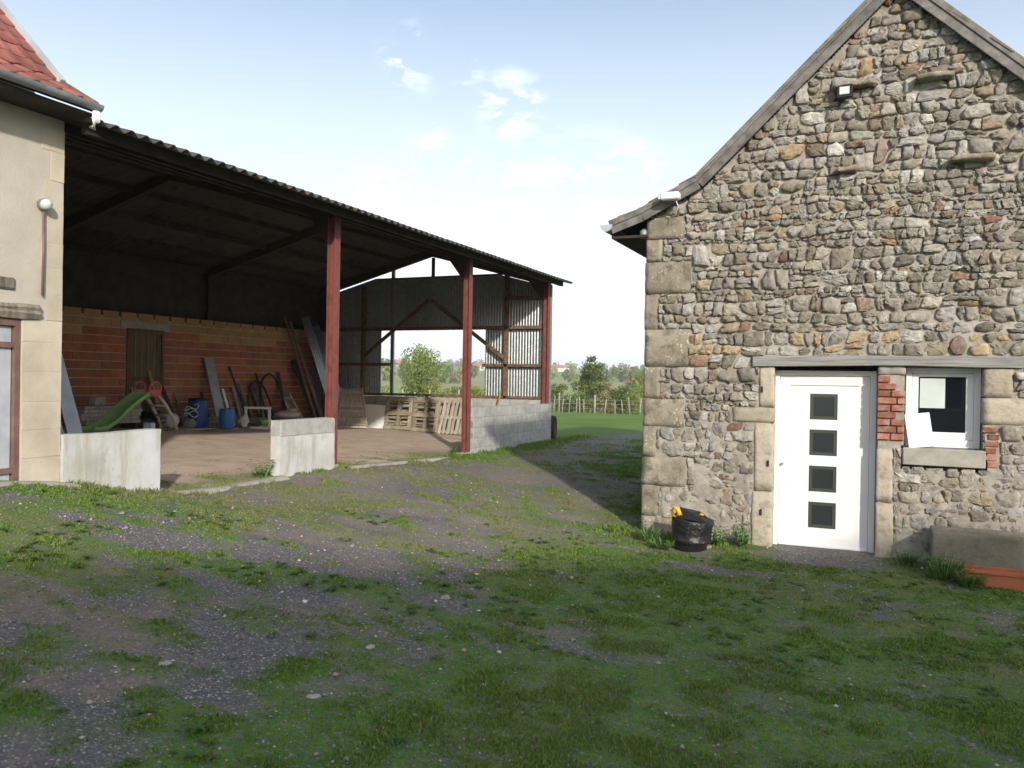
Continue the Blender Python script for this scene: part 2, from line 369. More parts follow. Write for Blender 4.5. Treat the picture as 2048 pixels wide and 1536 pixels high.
# leaf / grass materials with per-leaf colour
def leafmat(name, trans=.35, rough=.6):
    t = NT(name); a = t.node('ShaderNodeVertexColor', layer_name='Col'); t.put(a.outputs[0], t.b.inputs['Base Color']); t.b.inputs['Roughness'].default_value = rough
    t.b.inputs['Specular IOR Level'].default_value = .25
    tr = t.node('ShaderNodeBsdfTranslucent'); t.l.new(a.outputs[0], tr.inputs[0]); mx = t.node('ShaderNodeMixShader'); mx.inputs[0].default_value = trans
    t.l.new(t.b.outputs[0], mx.inputs[1]); t.l.new(tr.outputs[0], mx.inputs[2]); t.l.new(mx.outputs[0], t.n['Material Output'].inputs[0]); M[name] = t.m
leafmat('leaf'); leafmat('grass_blade', .3)
t = NT('pebble'); a = t.node('ShaderNodeVertexColor', layer_name='Col'); M['pebble'] = t.done(a.outputs[0], .85, 0, .3)

# ------------------------------------------------------------------ terrain
CT = np.array([(-2.6, 9.7, .05), (0, 9.7, .02), (1.4, 9.7, -.05), (3.5, 9, -.08), (-7.2, 5.46, .80), (-7.2, 6.64, .57), (-7.2, 8.6, .547), (-7.2, 9.85, .55), (-7.2, 14.1, .43), (-7.2, 18.4, .43),
    (-7.2, 5.05, .86), (-7.2, 3, .9), (-7.3, 0, .8), (0, 0, .25), (0, -6, .4), (4, 2, .1), (-3, 4, .28), (-13.7, 11, .88), (-13.7, 14.4, .74), (-13.7, 18.4, .62), (-10, 18.2, .53), (-10.5, 14, .60),
    (-10.5, 8, .70), (-13.7, 6, .95), (-5, 22, .42), (-9, 24, .45), (-2, 24, .45), (5, 22, .4), (-2.6, 15, .3), (-15, 22, .5), (10, 12, 0), (10, 0, .2), (-16, 0, .9), (0, -16, .5), (-5.5, 6, .52), (-5.5, 9.5, .38)])
def tps_fit(P):
    n = len(P); d = np.hypot(P[:, None, 0]-P[None, :, 0], P[:, None, 1]-P[None, :, 1]); K = np.where(d > 0, d*d*np.log(d+1e-9), 0)
    A = np.zeros((n+3, n+3)); A[:n, :n] = K+np.eye(n)*.002; A[:n, n] = 1; A[:n, n+1:] = P[:, :2]; A[n, :n] = 1; A[n+1:, :n] = P[:, :2].T
    return np.linalg.solve(A, np.r_[P[:, 2], 0, 0, 0])
TW = tps_fit(CT)
RR = [0, 28, 34, 38, 44, 58, 85, 150, 240, 420, 800, 1150, 1600, 2100, 2800, 4000]
ZZ = [.45, .46, .50, .47, .15, -1.2, -2.6, -4.5, -3.0, 2.0, 10.0, 18.0, 20.0, 12.0, 6.0, 6.0]
def ground(x, y):
    x = np.asarray(x, float); y = np.asarray(y, float); sh = np.broadcast(x, y).shape
    x = np.broadcast_to(x, sh).ravel(); y = np.broadcast_to(y, sh).ravel()
    xc = np.clip(x, -17, 11); yc = np.clip(y, -17, 25)
    z = TW[-3]+TW[-2]*xc+TW[-1]*yc
    for i, c in enumerate(CT):
        d = np.hypot(xc-c[0], yc-c[1]); z = z+TW[i]*d*d*np.log(d+1e-9)
    r = np.hypot(x, y); far = np.interp(r, RR, ZZ)
    far = far+np.clip(r-150, 0, 900)/900*6*(fbm(x/420, y/420, 5, 3)-.5)+np.clip(r-60, 0, 200)/200*1.0*(fbm(x/70, y/70, 8, 2)-.5)
    # higher ground to the left of the far slope
    far = far+np.clip(r-300, 0, 900)/900*7*sstep(-.25, -.75, x/np.maximum(r, 1))
    w = sstep(22, 31, r)
    return (z*(1-w)+far*w).reshape(sh)
def gz(x, y): return float(ground(x, y))
def micro(x, y):
    return (fbm(x*1.7, y*1.7, 31, 3)-.5)*.035+(fbm(x*7, y*7, 33, 2)-.5)*.012
inbarn = lambda x, y: sstep(-7.0, -7.5, x)*sstep(5.2, 5.6, y)*sstep(18.6, 18.2, y)
def track(x, y):
    """worn wheel track from the yard round the block wall to the meadow"""
    cx = np.interp(y, [4, 9, 13, 17, 20, 23, 27, 40], [-4.2, -4.9, -5.5, -5.9, -6.2, -5.6, -3.2, 5])
    return np.clip(np.exp(-((x-cx)/1.05)**2)*sstep(9, 13.5, y)*(.45+1.1*fbm(x*1.8, y*1.4, 41, 4)), 0, 1)
def grassmask(x, y):
    n = fbm(x*.62+y*.25, y*1.25-x*.2, 3, 5); n2 = fbm(x*3.2, y*4.6, 9, 5)
    b = .105+.075*sstep(-3.4, -.3, x)+.04*sstep(8.2, 9.6, y)*sstep(-4, -3, x)-.045*sstep(-2, -5, x)*sstep(5.5, 3.0, y)
    b = b-.10*sstep(-5.2, -3.9, x)*sstep(-1.2, -3.0, x)*sstep(6.5, 5.2, y)*0.6
    b = b-.10*sstep(4.6, 6.2, y)*sstep(-2.5, -3.6, x)*sstep(14, 12, y)+.03*sstep(5.2, 3.5, y)*sstep(-1.5, -3.5, x)
    g = sstep(.43, .63, n*.46+n2*.54+b)
    # strip of grass along the barn walls, bare track and bare barn floor
    g = np.maximum(g, .95*np.exp(-((x+6.85)/.38)**2)*sstep(13.8, 14.6, y)*sstep(18.8, 17.8, y)*sstep(.3, .5, n2))
    g = np.maximum(g, .9*np.exp(-((x+6.6)/.25)**2)*sstep(5.8, 6.6, y)*sstep(14.5, 13, y)*sstep(.42, .55, n2))
    g = np.maximum(g, .95*np.exp(-((x+3.0)/.95)**2)*sstep(8.6, 9.6, y)*sstep(17, 15, y)*sstep(.3, .45, n2))
    g = np.maximum(g, .9*np.exp(-((y-9.5)/.22)**2)*sstep(-3.2, -2.4, x)*sstep(-.9, -1.3, x))
    g = g*(1-.85*track(x, y)*sstep(.3, .6, n2+.2))
    g = g*(1-.93*sstep(-1.35, -.9, x)*sstep(.35, -.1, x)*sstep(8.75, 9.2, y)*sstep(12, 10, y))
    ib = inbarn(x, y)
    edge = np.exp(-((x+7.45)/.45)**2)*sstep(.45, .6, n2)*sstep(6.2, 6.8, y)*sstep(13.9, 13, y)+np.exp(-(((x+7.7)/.5)**2+((y-13.6)/.8)**2))+np.exp(-(((x+7.5)/.35)**2+((y-8.2)/.7)**2))
    g = g*(1-ib)+np.clip(edge, 0, 1)*ib*.9
    lawn = sstep(18.6, 20.5, y+.35*(x+7))*(1-.9*track(x, y))
    return np.clip(np.maximum(g, lawn), 0, 1), lawn
def axis(fine0, fine1, st, lim0, lim1, gro=1.16):
    a = list(np.arange(fine0, fine1, st)); s = st; v = fine1
    while v < lim1: a.append(v); s = min(s*gro, 90); v += s
    a.append(lim1); b = []; s = st; v = fine0
    while v > lim0: s = min(s*gro, 90); v -= s; b.append(max(v, lim0))
    return np.array(sorted(set(b))+a)
GX = axis(-8.0, 3.0, .07, -2650, 2650); GY = axis(1.5, 11.5, .07, -2650, 2650)
gx, gy = np.meshgrid(GX, GY); gzv = ground(gx, gy)
near = sstep(45, 25, np.hypot(gx, gy)); gm, lw = grassmask(gx, gy); ib = inbarn(gx, gy)
gzv = gzv+near*micro(gx, gy)*(1-.5*ib)+near*gm*(1-ib)*.018
V = np.stack([gx.ravel(), gy.ravel(), gzv.ravel()], 1); nx = len(GX); ny = len(GY)
i0 = (np.arange(ny-1)[:, None]*nx+np.arange(nx-1)[None, :]).ravel(); FQ = np.stack([i0, i0+1, i0+nx+1, i0+nx], 1)
cols = np.stack([gm.ravel(), ib.ravel(), lw.ravel(), np.maximum(track(gx, gy), .85*sstep(4.4, 6.6, gy+.25*(gx+4))*sstep(-2.4, -3.8, gx)*sstep(-7.6, -6.6, gx)*sstep(15, 13, gy)*sstep(.30, .62, fbm(gx*1.1, gy*1.6, 45, 4))).ravel()], 1)
t = NT('ground_mix'); p = t.pos(); a = t.node('ShaderNodeVertexColor', layer_name='Col'); sx = t.node('ShaderNodeSeparateColor'); t.l.new(a.outputs[0], sx.inputs[0])
gr, dirt, lawnc = sx.outputs
vo = t.node('ShaderNodeTexVoronoi'); vo.inputs['Scale'].default_value = 95; vo.inputs['Randomness'].default_value = 1.0; t.l.new(p, vo.inputs['Vector'])
vs = t.node('ShaderNodeSeparateColor'); t.l.new(vo.outputs['Color'], vs.inputs[0])
grav = t.ramp(vs.outputs[0], [(.0, (.10, .10, .112)), (.6, (.135, .132, .142)), (.82, (.185, .168, .165)), (.93, (.28, .23, .21)), (.99, (.46, .42, .39))])
grav = t.mix(t.rng(t.noise(p, 1.1, 5, .6), .47, .66, 0, .6), grav, t.ramp(t.noise(p, 30, 4, .7), [(.35, (.17, .135, .10)), (.65, (.32, .26, .21))]))
gcol = t.ramp(t.noise(p, 5, 6, .7), [(.3, (.052, .115, .015)), (.5, (.086, .178, .024)), (.7, (.145, .205, .046))])
gf = t.math('MULTIPLY', gr, t.rng(t.noise(p, 26, 4, .7), .30, .56)); gcol = t.mix(t.rng(t.noise(p, .9, 5, .6), .48, .66, 0, .5), gcol, (.17, .15, .075)); col = t.mix(gf, grav, gcol)
col = t.mix(t.math('MULTIPLY', a.outputs['Alpha'], t.rng(t.noise(p, 3, 5, .7), .3, .55, .25, .9)), col, t.ramp(t.noise(p, 40, 4, .7), [(.35, (.17, .148, .125)), (.65, (.29, .255, .22))]))
fcol = t.ramp(t.noise(p, 2.2, 7, .68), [(.3, (.40, .30, .235)), (.5, (.52, .405, .32)), (.72, (.60, .49, .40))]); fcol = t.mix(t.rng(vs.outputs[1], .93, .96), fcol, (.42, .37, .31))
col = t.mix(t.math('MULTIPLY', dirt, t.math('SUBTRACT', 1.0, t.math('MULTIPLY', gr, .8))), col, fcol)
lc = t.ramp(t.noise(p, .5, 7, .65), [(.3, (.085, .16, .03)), (.6, (.135, .22, .05))]); col = t.mix(lawnc, col, lc)
# meadows beyond the fence
ln = t.node('ShaderNodeVectorMath', operation='LENGTH'); t.l.new(p, ln.inputs[0]); vf = t.node('ShaderNodeTexVoronoi'); vf.inputs['Scale'].default_value = .0055; t.l.new(p, vf.inputs['Vector'])
fs_ = t.node('ShaderNodeSeparateColor'); t.l.new(vf.outputs['Color'], fs_.inputs[0])
fcol2 = t.ramp(fs_.outputs[0], [(0, (.17, .26, .075)), (.35, (.21, .30, .09)), (.65, (.25, .31, .11)), (.9, (.30, .28, .14))])
fcol2 = t.mix(t.rng(t.noise(p, .05, 6, .6), .4, .65, 0, .5), fcol2, (.15, .21, .065))
col = t.mix(t.rng(ln.outputs['Value'], 40, 60), col, fcol2)
hb = t.math('ADD', t.math('MULTIPLY', vo.outputs['Distance'], -1.0), t.math('MULTIPLY', t.noise(p, 14, 5, .7), 2.0)); t.bump(hb, .6, .012)
M['ground_mix'] = t.done(col, .95, 0, .15)
go = link(bpy.data.objects.new('ground', npmesh('ground', V, FQ, M['ground_mix'], cols, True))); tag(go, kind='structure')

def hills():
    n = 260; vs = []; fs = []
    for j, (rr, k) in enumerate(((2250, 0), (2350, .55), (2450, 1), (2560, .8), (2640, 0))):
        for i in range(n):
            an = 2*math.pi*i/n; hgt = 18+34*float(fbm(np.array(math.cos(an)*3+9), np.array(math.sin(an)*3+4), 77, 4)); vs.append((rr*math.cos(an), rr*math.sin(an), 2+hgt*k))
    for j in range(4):
        for i in range(n): fs.append((j*n+i, j*n+(i+1) % n, (j+1)*n+(i+1) % n, (j+1)*n+i))
    t = NT('wooded_hill'); p = t.pos(); M['wooded_hill'] = t.done(t.ramp(t.noise(p, .02, 6, .7), [(.35, (.045, .07, .03)), (.65, (.11, .15, .055))]), .95)
    o = MB().add(vs, fs, True).build('hills', M['wooded_hill']); tag(o, kind='structure')
hills()

# ------------------------------------------------------------------ stone house
W = 9.73; HX0, HX1, HY1 = -2.57, 2.87, 14.2; HB = (0.15, W, 0.0)
house = empty('stone_house', HB, 0, 'rubble stone house gable with white door and small window', 'house')
RLX = [-3.1, -2.62, -1.95, .12, 2.2, 2.92, 3.4]; RLZ = [3.72, 3.86, 4.20, 6.19, 4.20, 3.86, 3.72]
roofz = lambda x: float(np.interp(x, RLX, RLZ))
QZ = [-.25, .27, .64, .98, 1.35, 1.69, 2.07, 2.52, 2.95, 3.33, 3.60, 3.86]; QW = [.40, .19, .53, .16, .50, .18, .52, .16, .55, .19, .46]
EXC = [(-1.07, -.3, 0.0, 2.10), (.28, 1.225, 1.0, 2.10), (-1.31, 2.085, 1.36, 2.205), (.262, 1.03, 1.035, 1.24)]
JAMB = [(-1.235, 1.62, -1.07, 2.083, 'sandstone'), (-1.53, 1.44, -1.07, 1.615, 'sandstone'), (-1.28, .66, -1.07, 1.435, 'sandstone'), (-1.30, -.1, -1.07, .655, 'sandstone'),
        (0.0, .62, .17, 1.20, 'sandstone'), (0.0, -.1, .19, .615, 'sandstone'), (1.0, 1.78, 1.27, 2.083, 'sandstone'), (1.0, 1.50, 1.52, 1.775, 'sandstone'), (0.0, 2.0, .28, 2.083, 'mortar_grey')]
PIER = (0.0, 1.22, .28, 1.995); RB = (1.03, 1.05, 1.17, 1.495)
for i in range(len(QW)): EXC.append((HX0-.1, QZ[i], HX0+QW[i], QZ[i+1]))
EXC += [j[:4] for j in JAMB]+[PIER, RB]
def clip(poly, a, b, d):
    o = []; n = len(poly)
    for i in range(n):
        p = poly[i]; q = poly[(i+1) % n]; fp = a*p[0]+b*p[1]-d; fq = a*q[0]+b*q[1]-d
        if fp <= 0: o.append(p)
        if (fp < 0 < fq) or (fq < 0 < fp):
            k = fp/(fp-fq); o.append((p[0]+(q[0]-p[0])*k, p[1]+(q[1]-p[1])*k))
    return o
def area(p): return .5*abs(sum(p[i][0]*p[(i+1) % len(p)][1]-p[(i+1) % len(p)][0]*p[i][1] for i in range(len(p)))) if len(p) > 2 else 0
def rubble_cells(x0, x1, z0, z1, inside, exc, seed, hmul=1.0):
    """roughly coursed rubble: rows with wavy beds, slanting joints, some stones split, some two rows high"""
    rg = random.Random(seed); rows = [z0]
    while rows[-1] < z1: rows.append(rows[-1]+rg.choice((rg.uniform(.06, .09), rg.uniform(.09, .13), rg.uniform(.10, .145)))*hmul)
    bed = lambda r, x: rows[r]+.022*math.sin(x*1.3+r*2.1)+.013*math.sin(x*3.7+r*5.3)+.010*math.sin(x*8.1+r*1.7)
    polys = []; res = {}
    for r in range(len(rows)-1):
        x = x0-rg.uniform(0, .15); taken = sorted(res.get(r, [])); h = rows[r+1]-rows[r]; jl = rg.uniform(-.02, .02)
        while x < x1+.1:
            hit_ = [t_ for t_ in taken if t_[0]-.045 < x < t_[1]]
            if hit_: x = hit_[0][1]; continue
            w = min(.34, max(.055, h*rg.lognormvariate(math.log(1.22), .36))); nxt = [t_[0] for t_ in taken if x < t_[0] < x+w+.05]
            if nxt: w = nxt[0]-x
            xe = x+w; tall = (not nxt) and w > .13 and r+2 < len(rows) and rg.random() < .06 and rows[r+2]-rows[r] < .30
            top = r+2 if tall else r+1
            if tall: res.setdefault(r+1, []).append((x, xe))
            jr = rg.uniform(-.024, .024); J = lambda s_: rg.uniform(-s_, s_)
            def quad(a, b, ta, tb, f0, f1, g0, g1):
                m_ = (a+b)/2; zb = lambda xx, f: bed(r, xx)+(bed(top, xx)-bed(r, xx))*f
                P = [(a-ta+J(.007), zb(a, f0)+J(.008)), (m_+J(.02), zb(m_, (f0+g0)/2)-abs(J(.009))), (b-tb+J(.007), zb(b, g0)+J(.008)), (b+J(.010), zb(b, (g0+g1)/2)), (b+tb+J(.007), zb(b, g1)+J(.008)), (m_+J(.02), zb(m_, (f1+g1)/2)+abs(J(.010))), (a+ta+J(.007), zb(a, f1)+J(.008)), (a-J(.010), zb(a, (f0+f1)/2))]
                # knock off a corner or two
                for ci in (0, 2, 4, 6):
                    if rg.random() < .35: q_ = rg.uniform(.15, .40); P[ci] = (P[ci][0]*(1-q_)+m_*q_, P[ci][1]*(1-q_)+zb(m_, .5)*q_)
                polys.append(P)
            k = rg.random()
            if not tall and h > .11 and w > .10 and k < .16: f = rg.uniform(.35, .6); g = f+rg.uniform(-.1, .1); quad(x, xe, jl, jr, 0, f, 0, g); quad(x, xe, jl, jr, f, 1, g, 1)
            elif not tall and h > .12 and w > .19 and k < .26: f = rg.uniform(.4, .6); mx = x+w*rg.uniform(.4, .6); quad(x, mx, jl, 0, 0, f, 0, f); quad(mx, xe, 0, jr, 0, f, 0, f); quad(x, xe, jl, jr, f, 1, f, 1)
            else: quad(x, xe, jl, jr, 0, 1, 0, 1)
            x = xe; jl = jr
    out = []
    for poly in polys:
        cx = sum(q[0] for q in poly)/8; cz = sum(q[1] for q in poly)/8
        if not inside(cx, cz): continue
        for e in exc:
            if len(poly) < 3: break
            xs = [q[0] for q in poly]; zs = [q[1] for q in poly]
            if max(xs) <= e[0] or min(xs) >= e[2] or max(zs) <= e[1] or min(zs) >= e[3]: continue
            poly = max((clip(poly, 1, 0, e[0]), clip(poly, -1, 0, -e[2]), clip(poly, 0, 1, e[1]), clip(poly, 0, -1, -e[3])), key=area)
        if len(poly) < 3 or area(poly) < .0016: continue
        cx = sum(q[0] for q in poly)/len(poly); cz = sum(q[1] for q in poly)/len(poly)
        if cx > x0+.05 and all(not (e[0] < cx < e[2] and e[1] < cz < e[3]) for e in exc): out.append(poly)
    return out
STONEC = [((.315, .295, .255), 6), ((.36, .34, .305), 6), ((.26, .24, .205), 5), ((.41, .40, .375), 3.5), ((.50, .49, .465), 1.0), ((.33, .285, .22), 1.8), ((.27, .215, .175), 1.4), ((.35, .26, .17), .5), ((.29, .195, .145), .3), ((.345, .34, .33), 4)]
def stone_geo(poly, rg, flat=0.0, gap=.0045):
    cx = sum(q[0] for q in poly)/len(poly); cz = sum(q[1] for q in poly)/len(poly)
    rad = math.sqrt(area(poly)/math.pi); k = max(.72, 1-gap/max(rad, .02)); poly = [(cx+(x-cx)*k, cz+(z-cz)*k) for x, z in poly]
    # drop very short edges, then round the corners
    pp = []
    for i, q in enumerate(poly):
        r_ = poly[(i+1) % len(poly)]
        if math.hypot(q[0]-r_[0], q[1]-r_[1]) > .012: pp.append(q)
    if len(pp) < 3: pp = poly
    for it in range(1):
        q = []
        for i in range(len(pp)):
            a = pp[i]; b = pp[(i+1) % len(pp)]; c = .14
            q.append((a[0]*(1-c)+b[0]*c, a[1]*(1-c)+b[1]*c)); q.append((a[0]*c+b[0]*(1-c), a[1]*c+b[1]*(1-c)))
        pp = q
    if len(pp) > 16: pp = pp[::2]
    pp = [(x+rg.uniform(-.007, .007), z+rg.uniform(-.006, .006)) for x, z in pp]
    n = len(pp); vs = []; bul = min(.042, rad*rg.uniform(.22, .48))*(1-flat*.5); off = rg.uniform(-.016, .016)*(1-flat*.6); tx = rg.uniform(-.22, .22); tz = rg.uniform(-.25, .15)
    for sc, dp, jt in ((1.0, .075, 0), (.985, .014, .003), (.87, -bul*.62, .007), (.58, -bul, .007)):
        for x, z in pp:
            dx = (x-cx)*sc; dz = (z-cz)*sc
            vs.append((cx+dx+rg.uniform(-jt, jt), W+dp+off+(tx*dx+tz*dz)*(1 if dp < .05 else 0)+rg.uniform(-jt, jt), cz+dz+rg.uniform(-jt, jt)))
    vs.append((cx, W-bul*1.02+off, cz)); fs = []
    for r_ in range(3):
        for i in range(n): fs.append((r_*n+i, r_*n+(i+1) % n, (r_+1)*n+(i+1) % n, (r_+1)*n+i))
    for i in range(n): fs.append((3*n+i, 3*n+(i+1) % n, 4*n))
    return vs, fs
def poly_ccw(p):
    s = sum(p[i][0]*p[(i+1) % len(p)][1]-p[(i+1) % len(p)][0]*p[i][1] for i in range(len(p)))
    return p if s > 0 else p[::-1]
rgS = random.Random(5)
cells = [poly_ccw(c) for c in rubble_cells(HX0, HX1, -.12, 6.3, lambda x, z: HX0+.03 < x < HX1 and z < roofz(x)-.06, EXC, 21)]
inview = lambda c: 1 if sum(q[0] for q in c)/len(c) < 1.5 else .2
cells.sort(key=lambda c: -area(c)*inview(c))
rest = MB(); rest.col = (0, 0, 0)
for i, c in enumerate(cells):
    zc = sum(q[1] for q in c)/len(c); flat = .6*float(sstep(2.0, 1.0, zc))
    vs, fs = stone_geo(c, rgS, flat)
    cc = rgS.choices([k[0] for k in STONEC], [k[1] for k in STONEC])[0]; br = rgS.uniform(.66, 1.10); cc = tuple(q*br for q in cc)
    if 2.2 < zc < 2.42 and rgS.random() < .25: cc = (.40, .32, .215)
    if i < 300:
        mb = MB(); mb.col = cc; mb.add(vs, fs, rgS.random() < .35); mb.build('stone', M['rubble_stone'], house, HB)
    else: rest.col = cc; rest.add(vs, fs, rgS.random() < .35)
tag(rest.build('small_stones', M['rubble_stone'], house, HB), kind='stuff')
# mortar bed between the stones (one sheet, deeper joints high up, smeared flush low down)
mxs = np.arange(HX0+.012, HX1, .028); mzs = np.arange(-.15, 6.24, .028); mx_, mz_ = np.meshgrid(mxs, mzs)
low = np.clip(sstep(1.9, .8, mz_)*.62+sstep(.55, 0, np.abs(mz_-2.33))*.45*sstep(-1.6, -1.2, mx_)+sstep(1.2, .5, mz_)*.22, 0, 1)
lown = np.clip(low*(.15+.95*fbm(mx_*2.2, mz_*2.2, 51, 4)), 0, 1)
my_ = W+.019-.050*lown-.046*(fbm(mx_*7, mz_*7, 53, 3)-.5)-.02*(fbm(mx_*24, mz_*24, 54, 2)-.5)
keep = np.ones_like(mx_, bool)
for e in EXC[:2]+[EXC[3]]: keep &= ~((mx_ > e[0]-.005) & (mx_ < e[2]+.005) & (mz_ > e[1]-.005) & (mz_ < e[3]+.005))
keep &= mz_ < np.interp(mx_, RLX, RLZ)-.02
for e in EXC[4:]: my_ = np.where((mx_ > e[0]-.02) & (mx_ < e[2]+.02) & (mz_ > e[1]-.02) & (mz_ < e[3]+.02), np.maximum(my_, W+.012), my_)
nmx = len(mxs); q0 = (np.arange(len(mzs)-1)[:, None]*nmx+np.arange(nmx-1)[None, :]).ravel(); kf = keep.ravel()
MF = np.stack([q0, q0+1, q0+nmx+1, q0+nmx], 1); MF = MF[kf[MF].all(1)]
link(bpy.data.objects.new('mortar', npmesh('mortar', np.stack([mx_.ravel()-HB[0], my_.ravel()-HB[1], mz_.ravel()], 1), MF, M['lime_mortar'], None, True)), house)
# corner stones and jambs
for i in range(len(QW)):
    b = rblock((HX0-.014+random.uniform(-.008, .008), W-.014+random.uniform(-.010, .008), QZ[i]+.003), (HX0+QW[i]-.004+random.uniform(-.02, .01), W+(.55 if i % 2 else .22), QZ[i+1]-.003), i+1, .011); b.build('corner_stone', M['quoin_stone'], house, HB)
for x0, z0, x1, z1, m in JAMB:
    rblock((x0+.004, W-.010, z0+.003), (x1-.002, W+.20, z1-.004), 20+x0*3+z0*7, .008).build('jamb_stone', M[m], house, HB)
mbk = mkmesh(MB().box((-.5, -.5, -.5), (.5, .5, .5), .06), 'pier_brick', M['brick_red'])
nrow = 10; hh = (PIER[3]-PIER[1])/nrow
for r_ in range(nrow):
    sp = .13 if r_ % 2 else .19
    for a, b in ((PIER[0]+.006, PIER[0]+sp), (PIER[0]+sp+.012, PIER[2]-.006)):
        if random.random() < .1: continue
        inst('brick', mbk, house, ((a+b)/2-HB[0], .055-random.uniform(0, .012), PIER[1]+hh*(r_+.5)), (0, 0, random.uniform(-.02, .02)), (b-a, .14, hh-.013))
for r_ in range(6):
    inst('brick', mbk, house, (1.09+random.uniform(-.02, .02)-HB[0], .06, 1.085+r_*.072), (0, 0, 0), (.13 if r_ % 2 else .10, .13, .055))
inst('brick', mbk, house, (.235-HB[0], .06, 1.11), (0, 0, 0), (.06, .13, .13))
MB().box((.262, W-.045, 1.045), (1.035, W+.235, 1.228), .010, None, .003).build('window_sill', M['concrete_sill'], house, HB)
# timber lintel, a little bowed
lb = MB(); n = 9; vs = []; fs = []
for i in range(n):
    k = i/(n-1); x = -1.305+2.66*k; zc = 2.142+.012*math.sin(k*3.1)+.006*k; hh2 = .056+.004*math.sin(k*9)
    for dy, dz in ((-.030, -hh2), (-.036, hh2*.8), (-.026, hh2), (.24, hh2), (.24, -hh2), (-.022, -hh2-.003)): vs.append((x, W+dy+random.uniform(-.004, .004), zc+dz+random.uniform(-.003, .003)))
for i in range(n-1):
    for k in range(6): fs.append((i*6+k, i*6+(k+1) % 6, (i+1)*6+(k+1) % 6, (i+1)*6+k))
fs += [tuple(range(5, -1, -1)), tuple((n-1)*6+k for k in range(6))]
lb.add(vs, fs).build('lintel', M['lintel_wood'], house, HB)
for x, z, w in ((-.28, 5.16, .42), (.50, 5.14, .36), (.86, 4.25, .40), (-.34, 4.24, .2)):
    rblock((x-w/2, W-.15, z-.03), (x+w/2, W+.05, z+.026), 40+x*9, .03, 12, 3).build('ledge_stone', M['quoin_stone'], house, HB)
for x, z in ((-1.2, 1.82), (-1.19, .42), (-1.12, .98)): MB().box((x-.012, W-.03, z-.035), (x+.012, W, z+.035), .006).build('rusty_hinge_pin', M['dark_steel'], house, HB)
# reveals behind door and window, dark room behind
rv = MB()
rv.box((-1.30, W+.205, -.2), (-1.092, W+.45, 2.08)).box((0.001, W+.205, -.2), (.276, W+.45, 2.08)).box((1.01, W+.205, 1.0), (1.3, W+.45, 2.08)).box((.29, W+.235, .9), (1.0, W+.45, 1.222))
rv.build('reveal', M['gable_render'], house, HB)
# side and back walls
sw = MB(); sw.box((HX0+.02, W+.06, -.3), (HX0+.40, HY1, 3.80)).box((HX1-.4, W+.06, -.3), (HX1, HY1, 3.80)).box((HX0+.41, HY1-.4, -.3), (HX1-.41, HY1, 3.80))
sw.build('side_wall', M['lime_mortar'], house, HB)
# roof: slab, tile courses, verge boards
YV = W-.10
def rake(side):
    """points of the roof line (x, z) from eave to apex on one side"""
    P = [(-3.0, 3.755), (-2.62, 3.885), (-1.95, 4.225), (.12, 6.215)]
    return P if side < 0 else [(.24-x, z) for x, z in P]
tile_me = mkmesh(MB().box((-.085, 0, -.008), (.085, .27, .008), .004, None, .003), 'roof_tile', M['tile_brown'])
for side in (-1, 1):
    P = rake(side); slab = MB(); ply = P+[(x, z+.03) for x, z in P[::-1]]
    slab.prism(ply if side < 0 else ply[::-1], (YV+.03, HY1+.2)); slab.build('roof_boarding', M['roof_felt'], house, HB)
    for w_, off, y0, th in ((.125, -.015, YV-.002, .028), (.070, .050, YV-.022, .022)):
        for i in range(3):
            (xa, za), (xb, zb) = P[i], P[i+1]; d = Vector((xb-xa, 0, zb-za)).normalized(); nrm = Vector((-d.z, 0, d.x)) if side < 0 else Vector((d.z, 0, -d.x))
            if nrm.z < 0: nrm = -nrm
            a = Vector((xa, y0, za))+nrm*off; b = Vector((xb, y0, zb))+nrm*off
            MB().beam(a, b, th, w_, nrm, .004).build('verge_board', M['verge_wood'], house, HB)
    # courses
    L = [0]
    for i in range(3): L.append(L[-1]+math.hypot(P[i+1][0]-P[i][0], P[i+1][1]-P[i][1]))
    s = -.04; strip = MB()
    while s < L[-1]-.05:
        k = max(0, min(2, sum(1 for q in L[1:3] if s > q))); u = (s-L[k])/(L[k+1]-L[k]); x = P[k][0]+(P[k+1][0]-P[k][0])*u; z = P[k][1]+(P[k+1][1]-P[k][1])*u
        an = math.atan2(P[k+1][1]-P[k][1], abs(P[k+1][0]-P[k][0]))-.055
        rz = -math.pi/2 if side < 0 else math.pi/2
        for c in range(3):
            o = inst('roof_tile', tile_me, house, (x-HB[0], YV-.035+.085+c*.172+random.uniform(-.012, .012)-HB[1], z+.092+random.uniform(-.006, .009)))
            o.rotation_euler = (Matrix.Rotation(rz, 3, 'Z') @ Matrix.Rotation(an+random.uniform(-.02, .02), 3, 'X')).to_euler()
        Mx = Matrix.Translation((x, 0, z+.092)) @ (Matrix.Rotation(rz, 4, 'Z') @ Matrix.Rotation(an, 4, 'X'))
        yy = YV+.5
        while yy < HY1+.1:
            strip.box((-.083, 0, -.008), (.083, .27, .008), 0, Matrix.Translation((0, yy, 0)) @ Mx); yy += .172
        s += .135
    tag(strip.build('tile_courses', M['tile_brown'], house, HB), kind='stuff')
ri = MB()
for k in range(13): ri.lathe([(.075, 0), (.085, .33)], 10, (0, 0, 0), True, Matrix.Translation((.12, YV-.03+k*.32, 6.28)) @ Matrix.Rotation(-math.pi/2, 4, 'X'))
ri.build('ridge_tile', M['tile_brown'], house, HB)
gp = []
gt = MB(); n = 10; vs = []; fs = []
for y in (YV-.06, HY1):
    for k in range(n+1):
        a = math.pi*k/n; vs.append((-3.045+.075*math.cos(a), y, 3.79-.085*math.sin(a)))
for k in range(n): fs.append((k, k+1, n+2+k, n+1+k))
